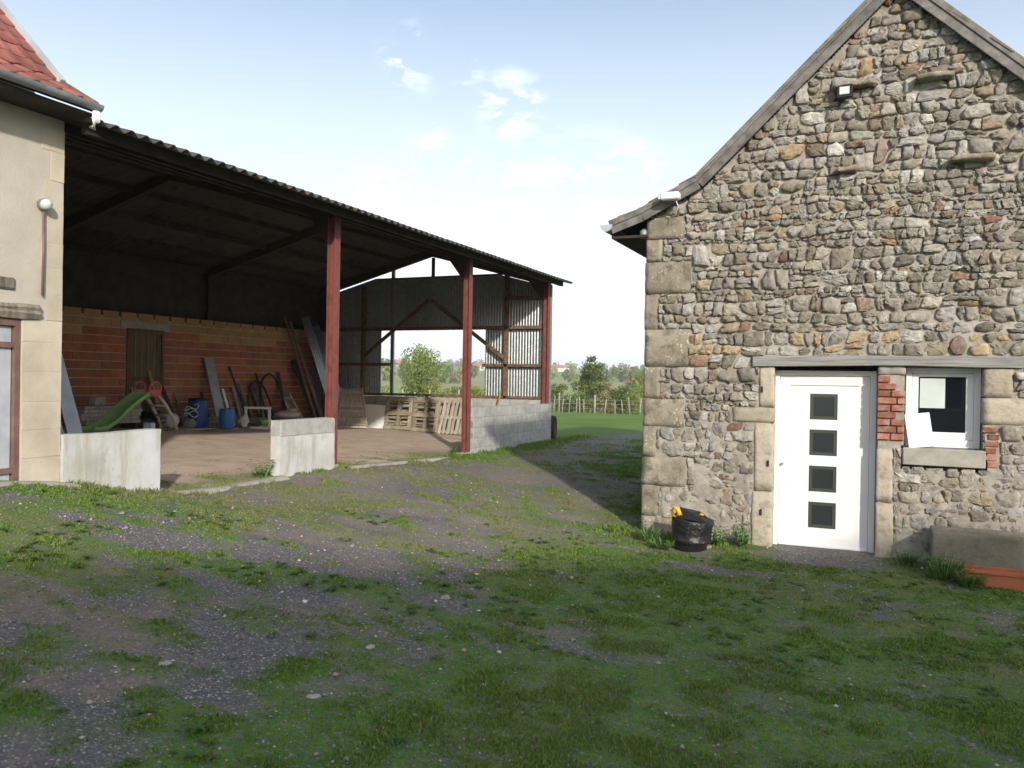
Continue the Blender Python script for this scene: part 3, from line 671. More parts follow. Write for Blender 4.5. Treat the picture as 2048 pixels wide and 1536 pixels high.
gt.add(vs, fs, True); gt.add(vs[:n+1], [tuple(range(n+1))]); gt.build('gutter', M['zinc_sheet'], house, HB)
MB().lathe([(0, .0), (.045, .01), (.05, .09), (.02, .12)], 12, (HX0-.05, W+.02, 3.62)).build('gutter_bracket', M['grey_metal'], house, HB)
MB().box((-3.0, YV+.04, 3.63), (HX0, HY1, 3.66)).box((-3.0, YV+.03, 3.64), (-2.975, HY1, 3.76)).build('soffit', M['dark_timber'], house, HB)
# door
door = MB(); DY = W+.215
door.box((-1.092, DY-.03, -.005), (-1.025, DY+.05, 2.045), .006).box((-.068, DY-.03, -.005), (-.002, DY+.05, 2.045), .006).box((-1.0249, DY-.03, 1.985), (-.0681, DY+.05, 2.045), .006)
dr = door.build('door', M['white_pvc'], house, HB)
PZ = [(.255, .551), (.668, .962), (1.080, 1.374), (1.488, 1.782)]; px0, px1 = -.697, -.402
lf = MB(); xs = [-1.021, px0, px1, -.072]; y0, y1 = DY-.008, DY+.045
lf.box((xs[0], y0, .035), (xs[1], y1, 1.981)).box((xs[2], y0, .035), (xs[3], y1, 1.981))
zz = [.035]+[q for a in PZ for q in a]+[1.981]
for i in range(0, 10, 2): lf.box((xs[1]+.0002, y0, zz[i]), (xs[2]-.0002, y1, zz[i+1]))
lf.build('leaf', M['white_pvc'], dr)
for o in (bpy.data.objects['leaf'],): o.data.transform(Matrix.Translation(-Vector(HB)))
def sub(mb, name, mat, par): return mb.build(name, mat, par, HB)
sub(MB().box((-.913, y0-.004, 1.872), (-.178, y0-.0005, 1.879)), 'groove', M['grey_metal'], dr)
rim = MB()
for xa, xb, za, zb in ((-.915, -.908, .15, 1.879), (-.183, -.176, .15, 1.879), (-.908, -.183, .147, .154)): rim.box((xa, y0-.003, za), (xb, y0-.0006, zb))
sub(rim, 'moulding', M['white_pvc'], dr)
for a, b in PZ:
    f = MB(); i = .038
    f.box((px0, y0+.004, a), (px1, y0+.02, a+i)).box((px0, y0+.004, b-i), (px1, y0+.02, b)).box((px0, y0+.004, a+i), (px0+i, y0+.02, b-i)).box((px1-i, y0+.004, a+i), (px1, y0+.02, b-i)); sub(f, 'pane_frame', M['door_glass_rim'], dr)
    sub(MB().box((px0+i, y0+.012, a+i), (px1-i, y0+.03, b-i)), 'pane', M['door_glass'], dr)
sub(MB().box((-1.09, DY-.035, -.03), (-.004, DY+.04, .030), .004), 'threshold', M['zinc_sheet'], dr)
sub(MB().box((-1.015, y0-.012, .035), (-.08, y0-.0007, .062), .003), 'drip_bar', M['white_pvc'], dr)
sub(MB().lathe([(0, 0), (.016, 0), (.016, .03), (0, .03)], 12, (0, 0, 0), False, Matrix.Translation((-.988, y0, .966)) @ Matrix.Rotation(math.pi/2, 4, 'X')), 'lock', M['grey_metal'], dr)
# window
WY = W+.20; wf = MB(); x0, x1, z0, z1 = .284, 1.001, 1.232, 2.088
wf.box((x0, WY-.03, z0), (x0+.062, WY+.04, z1), .005).box((x1-.062, WY-.03, z0), (x1, WY+.04, z1), .005).box((x0+.0622, WY-.03, z1-.06), (x1-.0622, WY+.04, z1), .005).box((x0+.0622, WY-.03, z0), (x1-.0622, WY+.04, z0+.085), .005)
wo = wf.build('window', M['white_pvc'], house, HB)
sa = MB(); g0, g1, h0, h1 = .410, .862, 1.396, 1.988; s0, s1, t0, t1 = x0+.064, x1-.064, z0+.087, z1-.062
sa.box((s0, WY-.018, t0), (g0, WY+.03, t1), .005).box((g1, WY-.018, t0), (s1, WY+.03, t1), .005).box((g0+.0002, WY-.018, t0), (g1-.0002, WY+.03, h0), .005).box((g0+.0002, WY-.018, h1), (g1-.0002, WY+.03, t1), .005)
sub(sa, 'sash', M['white_pvc'], wo); sub(MB().box((g0, WY+.004, h0), (g1, WY+.014, h1)), 'pane', M['window_glass'], wo)
solo(MB().box((.425, WY+.0005, 1.652), (.668, WY+.003, 1.972)), 'paper_sheet', M['paper'], 'pale paper sheet stuck on the small window pane', 'paper', (.55, WY, 1.652))
pb = MB(); pb.beam((.445, WY-.135, 1.232), (.395, WY-.045, 1.588), .245, .03, (0, -1, .2), .004)
o = solo(pb, 'insulation_sheet', M['polystyrene'], 'bright white insulation panel leaning on the window sill', 'panel', (.42, WY-.12, 1.232)); 
# lamps
fl = empty('flood_light', (-.376, W-.05, 5.0), 0, 'small black flood light high under a ledge on the gable', 'lamp')
MB().box((-.085, -.10, 0), (.085, -.02, .15), .012).build('housing', M['lamp_black'], fl); MB().box((-.05, -.108, .04), (.05, -.101, .12)).build('lens', M['lamp_glass'], fl); MB().box((-.02, -.02, .05), (.02, .08, .09)).build('bracket', M['lamp_black'], fl)
sn = empty('sensor_box', (-2.24, YV-.10, 4.015), 0, 'white box lamp fixed to the verge board above the corner stones', 'lamp')
MB().box((-.11, -.09, 0), (.11, .02, .085), .012).build('housing', M['lamp_white'], sn); MB().box((-.14, -.08, .005), (-.112, .01, .08), .006).build('lens', M['lamp_glass'], sn)
MB().tube([(.06, -.03, 0), (.09, -.02, -.08), (.05, .02, -.16), (0, .08, -.19)], .006, 6).build('cable', M['lamp_white'], sn)

# ------------------------------------------------------------------ things at the foot of the house
GZ = lambda x, y: gz(x, y)
tb = (1.5, 9.45, -.04); tr = empty('stone_trough', tb, 0, 'long grey stone trough against the house wall under the window', 'trough')
def trough(mb, x0, x1, y0, y1, z0, z1, t_, fl_):
    vs = [(x0, y0, z0), (x1, y0, z0), (x1, y1, z0), (x0, y1, z0), (x0, y0, z1), (x1, y0, z1), (x1, y1, z1), (x0, y1, z1), (x0+t_, y0+t_, z1), (x1-t_, y0+t_, z1), (x1-t_, y1-t_, z1), (x0+t_, y1-t_, z1), (x0+t_, y0+t_, fl_), (x1-t_, y0+t_, fl_), (x1-t_, y1-t_, fl_), (x0+t_, y1-t_, fl_)]
    fs = [(0, 3, 2, 1), (0, 1, 5, 4), (1, 2, 6, 5), (2, 3, 7, 6), (3, 0, 4, 7), (4, 5, 9, 8), (5, 6, 10, 9), (6, 7, 11, 10), (7, 4, 8, 11), (8, 9, 13, 12), (9, 10, 14, 13), (10, 11, 15, 14), (11, 8, 12, 15), (12, 13, 14, 15)]
    return mb.add(vs, fs)
def rough_obj(o, w=.015, lv=3, tex=.004):
    b = o.modifiers.new('bevel', 'BEVEL'); b.width = w; b.segments = 2; return o
rough_obj(trough(MB(), .53-tb[0], 2.3-tb[0], 9.24-tb[1], 9.66-tb[1], .15, .47, .085, .28).build('basin', M['trough_stone'], tr))
MB().box((.75-tb[0], 9.30-tb[1], -.1), (1.0-tb[0], 9.62-tb[1], .1495), .02, None, .01).build('support_stone', M['trough_stone'], tr)
MB().box((1.9-tb[0], 9.30-tb[1], -.1), (2.15-tb[0], 9.62-tb[1], .1495), .02, None, .01).build('support_stone', M['trough_stone'], tr)
pbx = (1.35, 9.08, -.05); pl = empty('clay_planter', pbx, 0, 'long orange terracotta planter in front of the stone trough', 'planter')
rough_obj(trough(MB(), .80-pbx[0], 1.9-pbx[0], -.12, .12, .0, .19, .022, .12).build('planter_box', M['terracotta'], pl), .008)
MB().box((.785-pbx[0], -.135, .155), (1.915-pbx[0], -.1205, .192), .005).build('rim', M['terracotta'], pl)
bx, by = -1.87, 9.12; bz = gz(bx, by)+.0
bn = empty('waste_bin', (bx, by, bz), 0, 'black plastic bin with bag and yellow ties beside the house corner', 'bin'); bn.rotation_euler = (0, R(5), 0); bn.scale = (1.03, 1.03, .80)
MB().lathe([(0, .01), (.165, .012), (.175, .03), (.205, .40), (.212, .41), (.214, .43), (.205, .44), (.198, .42), (.16, .05), (0, .05)], 28).build('tub', M['black_plastic'], bn)
bag = MB(); pr = []
for k in range(28): pass
vs = []; fs = []; n = 36; prof = [(.19, .43), (.217, .448), (.222, .42), (.216, .36), (.21, .27), (.204, .19), (.213, .175), (.216, .155), (.205, .135)]
for j, (r_, z) in enumerate(prof):
    for k in range(n):
        a = 2*math.pi*k/n; w_ = .004*math.sin(a*9+j)+random.uniform(-.003, .003)+(.005*math.sin(a*5) if j > 5 else 0); vs.append(((r_+w_)*math.cos(a), (r_+w_)*math.sin(a), z+.012*math.sin(a*3+j*.4)*(1 if j in (0, 8) else .2)))
for j in range(len(prof)-1):
    for k in range(n): fs.append((j*n+k, j*n+(k+1) % n, (j+1)*n+(k+1) % n, (j+1)*n+k))
bag.add(vs, fs, True).build('bag', M['bin_bag'], bn)
fb = MB(); vs = [(-.20, -.10, .445), (.20, -.12, .44), (.205, .02, .45), (.05, .10, .535), (-.16, .06, .56), (-.03, -.02, .52)]
fb.add(vs, [(0, 1, 5), (1, 2, 5), (2, 3, 5), (3, 4, 5), (4, 0, 5)], False).build('bag_flap', M['bin_bag'], bn)
MB().tube([(-.20, -.08, .46), (-.215, -.10, .53), (-.19, -.12, .585), (-.15, -.125, .57), (-.12, -.13, .50), (-.16, -.14, .455), (-.2, -.12, .47)], [.012, .018, .02, .028, .03, .018, .012], 8).build('yellow_tie', M['yellow_plastic'], bn)
MB().tube([(.07, -.03, .50), (.09, -.05, .535), (.115, -.05, .52)], .012, 8).build('yellow_tie', M['yellow_plastic'], bn)

# ------------------------------------------------------------------ open barn
BX, BY0, BY1 = -7.2, 5.5, 18.42; RX, RZ, SL = -10.45, 5.25, .268
barn = empty('open_barn', (-10.4, 12.0, .5), 0, 'long open barn with red steel posts and corrugated roof', 'barn'); BB = barn.location.copy()
bp = lambda mb, n, m, par=None: mb.build(n, M[m], par or barn, BB)
rz_ = lambda x: RZ-SL*abs(x-RX)
# posts: I-sections with the web across the barn
def isec(mb, x0, x1, yc, z0, z1, w=.14, tf=.012, tw=.010):
    mb.box((x0, yc-w/2, z0), (x0+tf, yc+w/2, z1)); mb.box((x1-tf, yc-w/2, z0), (x1, yc+w/2, z1)); mb.box((x0+tf, yc-tw/2, z0), (x1-tf, yc+tw/2, z1)); return mb
for y, zb in ((9.86, .4), (14.16, .3), (18.30, 1.335)):
    p_ = bp(isec(MB(), BX-.13, BX-.003, y, zb, rz_(BX)-.16), 'post', 'red_steel')
    if zb < 1: bp(MB().box((BX-.26, y-.13, zb-.2), (BX+.03, y+.10, gz(BX, y)+.05), .02, None, .012), 'post_footing', 'concrete_sill')
for y in (9.86, 14.16, 18.30):
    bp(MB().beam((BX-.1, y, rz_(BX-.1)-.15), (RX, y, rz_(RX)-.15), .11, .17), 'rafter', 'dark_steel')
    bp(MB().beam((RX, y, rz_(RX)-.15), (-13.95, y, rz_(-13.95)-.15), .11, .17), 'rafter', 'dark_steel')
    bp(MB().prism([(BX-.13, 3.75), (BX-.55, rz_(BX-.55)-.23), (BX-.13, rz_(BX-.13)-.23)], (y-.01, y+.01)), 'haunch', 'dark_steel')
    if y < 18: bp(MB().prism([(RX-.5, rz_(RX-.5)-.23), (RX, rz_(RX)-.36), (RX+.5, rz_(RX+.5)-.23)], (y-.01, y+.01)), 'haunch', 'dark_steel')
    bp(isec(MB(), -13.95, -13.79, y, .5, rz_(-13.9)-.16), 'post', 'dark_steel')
for x in (-6.98, -7.95, -8.9, -9.8, -10.33, -10.57, -11.3, -12.2, -13.1, -13.85):
    bp(MB().box((x-.035, BY0, rz_(x)-.15), (x+.035, BY1+.12, rz_(x)-.045)), 'purlin', 'dark_timber')
# corrugated roof sheets
def corr(wid, pitch, amp, length, seg=6, th=.006):
    """sheet in local xy plane: x across the waves, y along, z up"""
    n = int(wid/pitch*seg); vs = []; fs = []
    for s_ in (0, 1):
        for y in (0, length):
            for i in range(n+1): x = i*wid/n; vs.append((x, y, amp*math.cos(2*math.pi*x/pitch)-s_*th))
    m = n+1
    for i in range(n):
        fs += [(i, i+1, m+i+1, m+i), (2*m+i, 3*m+i, 3*m+i+1, 2*m+i+1), (i, 2*m+i, 2*m+i+1, i+1), (m+i, m+i+1, 3*m+i+1, 3*m+i)]
    return MB().add(vs, fs, True)
sl_ = math.sqrt(1+SL*SL); SLEN = (RX+14.12)*sl_
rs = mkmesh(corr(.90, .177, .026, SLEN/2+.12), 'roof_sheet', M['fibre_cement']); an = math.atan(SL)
ny_ = 15
for i in range(ny_):
    y = BY0-.02+i*.874
    for side in (1, -1):
        for k in (0, 1):
            x0 = RX+side*(SLEN/2*k-.05)/sl_*1.0; z0 = rz_(x0)-.0-(.0 if k == 0 else .012)
            o = inst('roof_sheet', rs, barn)
            if side > 0: mt = Matrix.Translation((x0, y+.874, z0+random.uniform(0, .006))) @ Matrix.Rotation(-math.pi/2, 4, 'Z') @ Matrix.Rotation(-an, 4, 'X')
            else: mt = Matrix.Translation((x0, y, z0+random.uniform(0, .006))) @ Matrix.Rotation(math.pi/2, 4, 'Z') @ Matrix.Rotation(-an, 4, 'X')
            o.matrix_local = Matrix.Translation(-BB) @ mt
rd = MB()
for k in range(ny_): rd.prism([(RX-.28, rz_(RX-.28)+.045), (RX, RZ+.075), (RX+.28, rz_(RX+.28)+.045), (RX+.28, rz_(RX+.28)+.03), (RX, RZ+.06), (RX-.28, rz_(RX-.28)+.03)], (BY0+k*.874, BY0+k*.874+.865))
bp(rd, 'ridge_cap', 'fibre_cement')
# end wall: corrugated cladding in sheets, timber frame, a big opening on the fields
EY = BY1
def vsheet(x0, x1, z0, z1, skew=None):
    n = max(4, int((x1-x0)/.076*6)); vs = []; fs = []
    for s_ in (0, 1):
        for q in (0, 1):
            for i in range(n+1):
                x = x0+(x1-x0)*i/n; zt = z1 if skew is None else min(z1, skew(x)); vs.append((x, EY+.02+.009*math.cos(2*math.pi*x/.076)+s_*.002, z0 if q == 0 else zt))
    m = n+1
    for i in range(n): fs += [(i, i+1, m+i+1, m+i), (2*m+i, 3*m+i, 3*m+i+1, 2*m+i+1)]
    bp(MB().add(vs, fs, True), 'cladding_sheet', 'galvanised')
rk = lambda x: rz_(x)-.245
x = -13.7
while x < -7.3:
    x1 = min(x+.81, -7.24)
    vsheet(x, x1, 3.14+random.uniform(0, .02), 4.53, rk if x > -9.3 or x < -12 else None)
    x += .80
for a, b in ((-13.7, -12.9), (-12.9, -12.02), (-8.96, -8.2), (-8.2, -7.24)): vsheet(a, b, 1.425, 3.16)
def tim(a, b, w, h, m='brown_timber', upv=(0, 1, 0)): bp(MB().beam((a[0], EY-.055, a[1]), (b[0], EY-.055, b[1]), h, w, upv, .006), 'timber', m)
for x_ in (-12.53, -8.35): tim((x_, 1.43), (x_, 4.5 if x_ > -10 else 4.3), .10, .10)
bp(MB().box((-11.69, EY-.06, 1.43), (-11.59, EY+.0, 4.85), .008), 'opening_post', 'galvanised')
bp(MB().box((-10.49, EY-.06, 4.50), (-10.41, EY+.0, 5.0), .008), 'king_post', 'dark_timber')
for a, b, z, h in ((-13.7, -11.7, 2.25, .075), (-8.98, -7.40, 2.25, .075), (-13.7, -7.40, 3.18, .085), (-8.4, -7.40, 3.90, .085), (-12.1, -8.5, 4.49, .04), (-13.7, -7.4, 1.47, .06)):
    bp(MB().box((a, EY-.105, z-h/2), (b, EY-.012, z+h/2), .006), 'girt', 'brown_timber')
bp(MB().beam((-8.37, EY-.135, 2.43), (-10.43, EY-.135, 3.90), .05, .09, (0, 0, 1), .006), 'brace', 'brown_timber')
bp(MB().beam((-12.51, EY-.135, 2.43), (-10.52, EY-.135, 3.90), .05, .09, (0, 0, 1), .006), 'brace', 'brown_timber')
bp(MB().beam((-7.2, EY-.03, rz_(-7.2)-.17), (-9.0, EY-.03, rz_(-9.0)-.17), .02, .09), 'rake_board', 'dark_timber')
bp(MB().box((BX-.06, BY1-.04, 1.34), (BX+.02, BY1+.03, 4.2), .004), 'corner_flashing', 'grey_metal')
bp(MB().box((-13.99, BY1-.12, .3), (-13.66, BY1+.015, 4.25)), 'corner_board', 'dark_timber')
bp(MB().box((-13.98, BY0, 2.5), (-13.93, BY1, rz_(-13.95)+.02)), 'back_cladding', 'dark_timber')

# back wall of hollow bricks
BK = -13.72; bw = empty('brick_wall', (BK, 14.2, .6), 0, 'orange hollow brick back wall inside the open barn', 'wall'); KB = bw.location.copy()
MB().box((BK-.21, BY0, .3), (BK-.008, BY1, 3.02)).build('mortar_core', M['mortar_pale'], bw, KB)
bm = mkmesh(MB().box((-.1, -.5, -.5), (.0, .5, .5), .0), 'brick', M['hollow_brick']); bmo = mkmesh(MB().box((-.1, -.5, -.5), (.0, .5, .5), .0), 'brick_ochre', M['brick_ochre'])
ch, cl = .1655, .42; DZ0, DZ1, DY0_, DY1_ = .7, 2.80, 11.84, 12.78
lo_ = MB()
for r_ in range(15):
    z = .64+ch*(r_+.5); y = BY1-.02+(.21 if r_ % 2 else 0)
    while y > BY0:
        ya = y-cl; a, b = max(ya, BY0), min(y, BY1); y = ya
        if b-a < .1: continue
        if z < 2.96 and z > 2.80 and a < DY1_+.16 and b > DY0_-.16:
            if a >= DY0_-.16 and b <= DY1_+.16: continue
            if a < DY0_-.16: b = DY0_-.16
            else: a = DY1_+.16
        if z < DZ1 and a < DY1_ and b > DY0_:
            if a >= DY0_ and b <= DY1_: continue
            if a < DY0_: b = DY0_
            else: a = DY1_
        if b-a < .07: continue
        gap = .055 if r_ == 14 else .013
        if b < 10.3: lo_.box((BK-.1, a, z-ch/2+.006), (BK, b-gap, z+ch/2-.006)); continue
        inst('brick', bmo if (r_ >= 13 or (r_ == 12 and random.random() < .4)) else bm, bw, (random.uniform(-.004, .003), (a+b)/2-KB.y, z-KB.z), (0, 0, 0), (1, b-a-gap, ch-.016))
tag(lo_.build('brick_field', M['hollow_brick'], bw, KB), kind='stuff')
MB().box((BK-.11, DY0_-.15, 2.805), (BK+.012, DY1_+.15, 2.955), .006).build('lintel', M['concrete_sill'], bw, KB)
od = MB().box((BK-.02, DY0_+.002, .6), (BK+.018, DY0_+.07, 2.80)).box((BK-.02, DY1_-.07, .6), (BK+.018, DY1_-.002, 2.80)).box((BK-.02, DY0_+.0702, 2.73), (BK+.018, DY1_-.0702, 2.80)).build('door', M['old_door_wood'], bw, KB)
for k in range(5):
    a = DY0_+.072+k*.16; MB().box((BK-.03, a+.003, .62), (BK-.004, a+.156, 2.728), .004).build('plank', M['old_door_wood'], od, KB)
MB().box((BK-.003, DY0_+.08, 1.75), (BK+.012, DY1_-.2, 1.83), .004).build('ledge', M['old_door_wood'], od, KB)

# block walls
def blockwall(name, label, a, b, axis_, fix, th, z0, ztop, par_lbl):
    mid = ((fix, (a+b)/2) if axis_ == 'y' else ((a+b)/2, fix)); rt_ = empty(name, (mid[0], mid[1], z0), 0, label, 'wall'); o0 = rt_.location.copy()
    n = int(round((ztop-z0)/.2)); f0, f1 = fix-th, fix
    def bb(mb, u0, u1, w0, w1, za, zb, ch=.004, j=.0015):
        return mb.box((w0, u0, za), (w1, u1, zb), ch, None, j) if axis_ == 'y' else mb.box((u0, w0, za), (u1, w1, zb), ch, None, j)
    bb(MB(), a+.004, b-.004, f0+.006, f1-.006, z0, ztop-.01, 0, 0).build('mortar_core', M['mortar_grey'], rt_, o0)
    for r_ in range(n):
        zt = ztop-.2*r_; u = a-(.25 if r_ % 2 else 0)
        while u < b-.02:
            p, q = max(u, a), min(u+.5, b); u += .5
            if q-p < .06: continue
            bb(MB(), p+.004, q-.004, f0+random.uniform(0, .002), f1-random.uniform(0, .0025), zt-.196, zt-.003).build('block', M['concrete_block'], rt_, o0)
    return rt_
blockwall('block_wall', 'low bare concrete block wall between two red barn posts', 14.30, 18.50, 'y', BX+.02, .20, .14, 1.34, 0)
blockwall('block_wall', 'low block wall along the barn end behind the pallets', -13.7, BX-.19, 'x', EY-.115, .0001+.0, .22, 1.42, 0) if False else None
blockwall('block_wall', 'low block wall along the barn end behind the pallets', -13.7, BX-.185, 'x', EY+.10, .20, .22, 1.42, 0)
def lowwall(y0, y1, top, label, lip):
    o0 = Vector((BX, (y0+y1)/2, .5)); rt_ = empty('low_wall', o0, 0, label, 'wall')
    n = 26; m = 14; vs = []; fs = []; xo = BX+.04; xi = BX-.12
    for s_, xx in ((0, xo), (1, xi)):
        for j in range(m+1):
            for i in range(n+1):
                y = y0+(y1-y0)*i/n; z = .2+(top-.2)*j/m; e = 1 if (0 < i < n and 0 < j < m) else 0
                vs.append((xx+(.012*(float(fbm(np.array(y*4.0), np.array(z*4.0), 61))-.5) if s_ == 0 else 0), y+(0 if 0 < i < n else random.uniform(-.006, .006)), z+(.006*math.sin(y*5) if j == m else 0)))
    k = n+1; N = k*(m+1)
    for j in range(m):
        for i in range(n):
            q = j*k+i; fs.append((q, q+1, q+k+1, q+k)); fs.append((N+q, N+q+k, N+q+k+1, N+q+1))
    for j in range(m): fs.append((j*k, j*k+k, N+j*k+k, N+j*k)); fs.append((j*k+n, N+j*k+n, N+j*k+n+k, j*k+n+k))
    for i in range(n): q = m*k+i; fs.append((q, q+1, N+q+1, N+q))
    MB().add(vs, fs).build('wall_face', M['pale_render'], rt_, o0)
    if lip: MB().box((BX-.125, y0-.005, top-.20), (BX+.05, y1-.02, top+.012), .008, None, .003).build('coping', M['concrete_block'], rt_, o0)
    return rt_
lowwall(5.47, 6.645, 1.275, 'low whitish rendered wall beside the ochre building corner', False)
lowwall(8.62, 9.80, 1.285, 'low pale rendered wall left of the nearest red barn post', True)
# sills across the two gateways
def sill(y0, y1, x0, x1, m, label):
    n = 14; vs = []; fs = []
    for i in range(n+1):
        y = y0+(y1-y0)*i/n
        for x_ in (x0, x0+(x1-x0)*.33, x0+(x1-x0)*.66, x1): vs.append((x_+random.uniform(-.03, .03), y, gz(x_, y)+(.034 if x0 < x_ < x1 else -.05)+random.uniform(-.004, .004)))
    for i in range(n):
        for k in range(3): q = i*4+k; fs.append((q, q+1, q+5, q+4))
    o = MB().add(vs, fs, True).build('gateway_sill', M[m]); tag(o, kind='structure')
sill(6.62, 8.64, -7.28, -6.92, 'concrete_sill', ''); sill(10.0, 14.05, -7.22, -6.95, 'concrete_sill', ''); sill(3.2, 5.5, -7.22, -6.85, 'concrete_sill', '')

# ------------------------------------------------------------------ ochre building on the left
ob = empty('ochre_building', (-7.2, 4.0, .8), 0, 'old ochre rendered building with red tiled roof at left', 'building'); OB = ob.location.copy()
op = lambda mb, n, m, par=None: mb.build(n, M[m], par or ob, OB)
GY1 = 5.46
wl_ = MB(); wl_.box((-7.6, 5.055, .2), (-7.2, GY1, 4.42)).box((-7.6, -4, 2.365), (-7.2, 5.054, 4.42)).box((-7.6, -4, .2), (-7.2, 3.3, 2.364)).box((-13, GY1-.4, .2), (-7.601, GY1, 4.42)).box((-13, -4, .2), (-12.6, GY1-.401, 4.42))
op(wl_, 'wall', 'ochre_render')
op(MB().prism([(-7.3, 4.3), (-10.0, 7.2), (-12.8, 4.3)][::-1], (GY1-.4, GY1-.02)), 'gable', 'ochre_render')
zq = [.55, .80, 1.08, 1.34, 1.60, 1.88, 2.16, 2.37, 2.62, 2.87, 3.11, 3.4, 3.7, 3.98, 4.2]
for i in range(len(zq)-1):
    y0 = 5.062 if zq[i] < 2.3 else (5.25 if i % 2 else 5.30)
    op(MB().box((-7.3, y0+random.uniform(-.05, .05)*(zq[i] > 2.3), zq[i]+.0015), (-7.1975+random.uniform(-.0015, .003), GY1+.004, zq[i+1]-.0015), .003, None, .002), 'quoin', 'ochre_quoin')
# zinc sheet door with rusty frame
zd = op(MB().box((-7.30, 5.0, .80), (-7.205, 5.052, 2.364)).box((-7.30, 3.3, 2.30), (-7.206, 4.999, 2.36)).box((-7.285, 3.3, 2.10), (-7.215, 4.999, 2.15)).box((-7.285, 3.3, .95), (-7.215, 4.999, 1.0)), 'door', 'pipe_brown')
for k in range(8):
    y = 4.995-k*.21
    zd_ = MB(); 
    zd_.box((-7.262, y-.200, .86), (-7.245, y, 2.296), .006); op(zd_, 'sheet_panel', 'zinc_sheet', zd)
lt = MB(); vs = []; fs = []; n = 12
for i in range(n+1):
    y = 5.216-i*.17; jt = lambda s_: random.uniform(-s_, s_)
    for dx, dz in ((.03, 2.372), (.045, 2.42), (.028, 2.445), (.042, 2.475), (.02, 2.505), (-.2, 2.505), (-.2, 2.372)): vs.append((-7.2+dx+jt(.008), y, dz+jt(.006)))
for i in range(n):
    for k in range(7): fs.append((i*7+k, (i+1)*7+k, (i+1)*7+(k+1) % 7, i*7+(k+1) % 7))
fs.append(tuple(range(7)))
op(lt.add(vs, fs), 'lintel', 'old_wood'); op(MB().box((-7.3, 4.2, 2.625), (-7.18, 4.98, 2.735), .012, None, .006), 'beam_end', 'old_wood')
# roof
rk2 = [(-6.80, 4.40), (-7.30, 4.66), (-10.0, 7.30)]
for side in (0, 1):
    P = rk2 if side == 0 else [(-20.0-x_, z_) for x_, z_ in rk2]
    pl_ = P+[(x_, z_-.06) for x_, z_ in P[::-1]]; op(MB().prism(pl_ if side else pl_[::-1], (-4.2, GY1+.02)), 'roof_deck', 'dark_timber')
tm = MB(); vs = []; fs = []; prf = [(-.115, .0), (-.09, .022), (-.05, .028), (-.02, .008), (.03, .004), (.08, .006), (.115, .012)]
for y in (0, .30):
    for dz in (0, -.014):
        for a, b in prf: vs.append((a, y, b+dz))
k = len(prf)
for i in range(k-1): fs += [(i, i+1, 2*k+i+1, 2*k+i), (k+i, 3*k+i, 3*k+i+1, k+i+1), (i, k+i, k+i+1, i+1)]
tm.add(vs, fs, True); trm = mkmesh(tm, 'roof_tile', M['tile_red'])
def rowpos(s):
    L0 = math.hypot(.5, .26)
    if s < L0: u = s/L0; return rk2[0][0]-.5*u, rk2[0][1]+.26*u, math.atan2(.26, .5)
    u = (s-L0)/math.hypot(2.7, 2.64); return rk2[1][0]-2.7*u, rk2[1][1]+2.64*u, math.atan2(2.64, 2.7)
s = -.03; tc_ = MB()
while s < 4.2:
    x_, z_, a_ = rowpos(s)
    for c in range(9):
        o = inst('roof_tile', trm, ob); o.matrix_local = Matrix.Translation((x_-OB.x, GY1-.10-c*.215-OB.y, z_+.035-OB.z+random.uniform(-.004, .004))) @ Matrix.Rotation(math.pi/2, 4, 'Z') @ Matrix.Rotation(a_-.05, 4, 'X')
    for c in range(9, 44): tc_.add([(p.x, p.y, p.z) for p in [Vector(v_) for v_ in vs]], fs, True, Matrix.Translation((x_, GY1-.10-c*.215, z_+.035)) @ Matrix.Rotation(math.pi/2, 4, 'Z') @ Matrix.Rotation(a_-.05, 4, 'X'))
    s += .215
tag(op(tc_, 'tile_courses', 'tile_red'), kind='stuff')
vb = MB(); vb.beam((rk2[1][0], GY1+.035, rk2[1][1]+.02), (rk2[2][0], GY1+.035, rk2[2][1]+.02), .05, .11, (0, 0, 1)); op(vb, 'verge_flashing', 'zinc_sheet')
op(MB().beam((rk2[0][0]-.03, GY1+.035, rk2[0][1]+.01), (rk2[1][0], GY1+.035, rk2[1][1]+.01), .05, .10, (0, 0, 1)), 'verge_board', 'pipe_brown')
gt = MB(); n = 10; vs2 = []; fs2 = []
for y in (-4.0, GY1+.03):
    for k in range(n+1): a = math.pi*k/n; vs2.append((-6.745+.05*math.cos(a), y, 4.40-.058*math.sin(a)))
for k in range(n): fs2.append((k, n+1+k, n+2+k, k+1))
gt.add(vs2, fs2, True).add(vs2[n+1:], [tuple(range(n+1))]); op(gt, 'gutter', 'gutter_zinc')
op(MB().tube([(-6.73, GY1-.03, 4.33), (-6.73, GY1-.03, 4.24), (-6.78, GY1-.03, 4.18)], .035, 10), 'gutter_outlet', 'lamp_white')
op(MB().box((-7.2, -4, 4.30), (-6.81, GY1+.0, 4.33)), 'soffit', 'dark_timber')
wlp = empty('wall_lamp', (-7.19, 5.235, 3.40), 0, 'round grey bulkhead lamp with conduit on the ochre wall', 'lamp')
MB().lathe([(0, 0), (.055, 0), (.06, .03), (.055, .045)], 18, (0, 0, 0), True, Matrix.Translation((0, 0, .05)) @ Matrix.Rotation(math.pi/2, 4, 'Y')).build('base', M['grey_metal'], wlp)
MB().lathe([(.052, .04), (.05, .075), (.035, .10), (0, .108)], 18, (0, 0, 0), True, Matrix.Translation((0, 0, .05)) @ Matrix.Rotation(math.pi/2, 4, 'Y')).build('globe', M['lamp_glass'], wlp)
MB().tube([(.02, 0, -.01), (.022, .004, -.4), (.02, 0, -.80)], .011, 8).build('conduit', M['pipe_brown'], wlp)

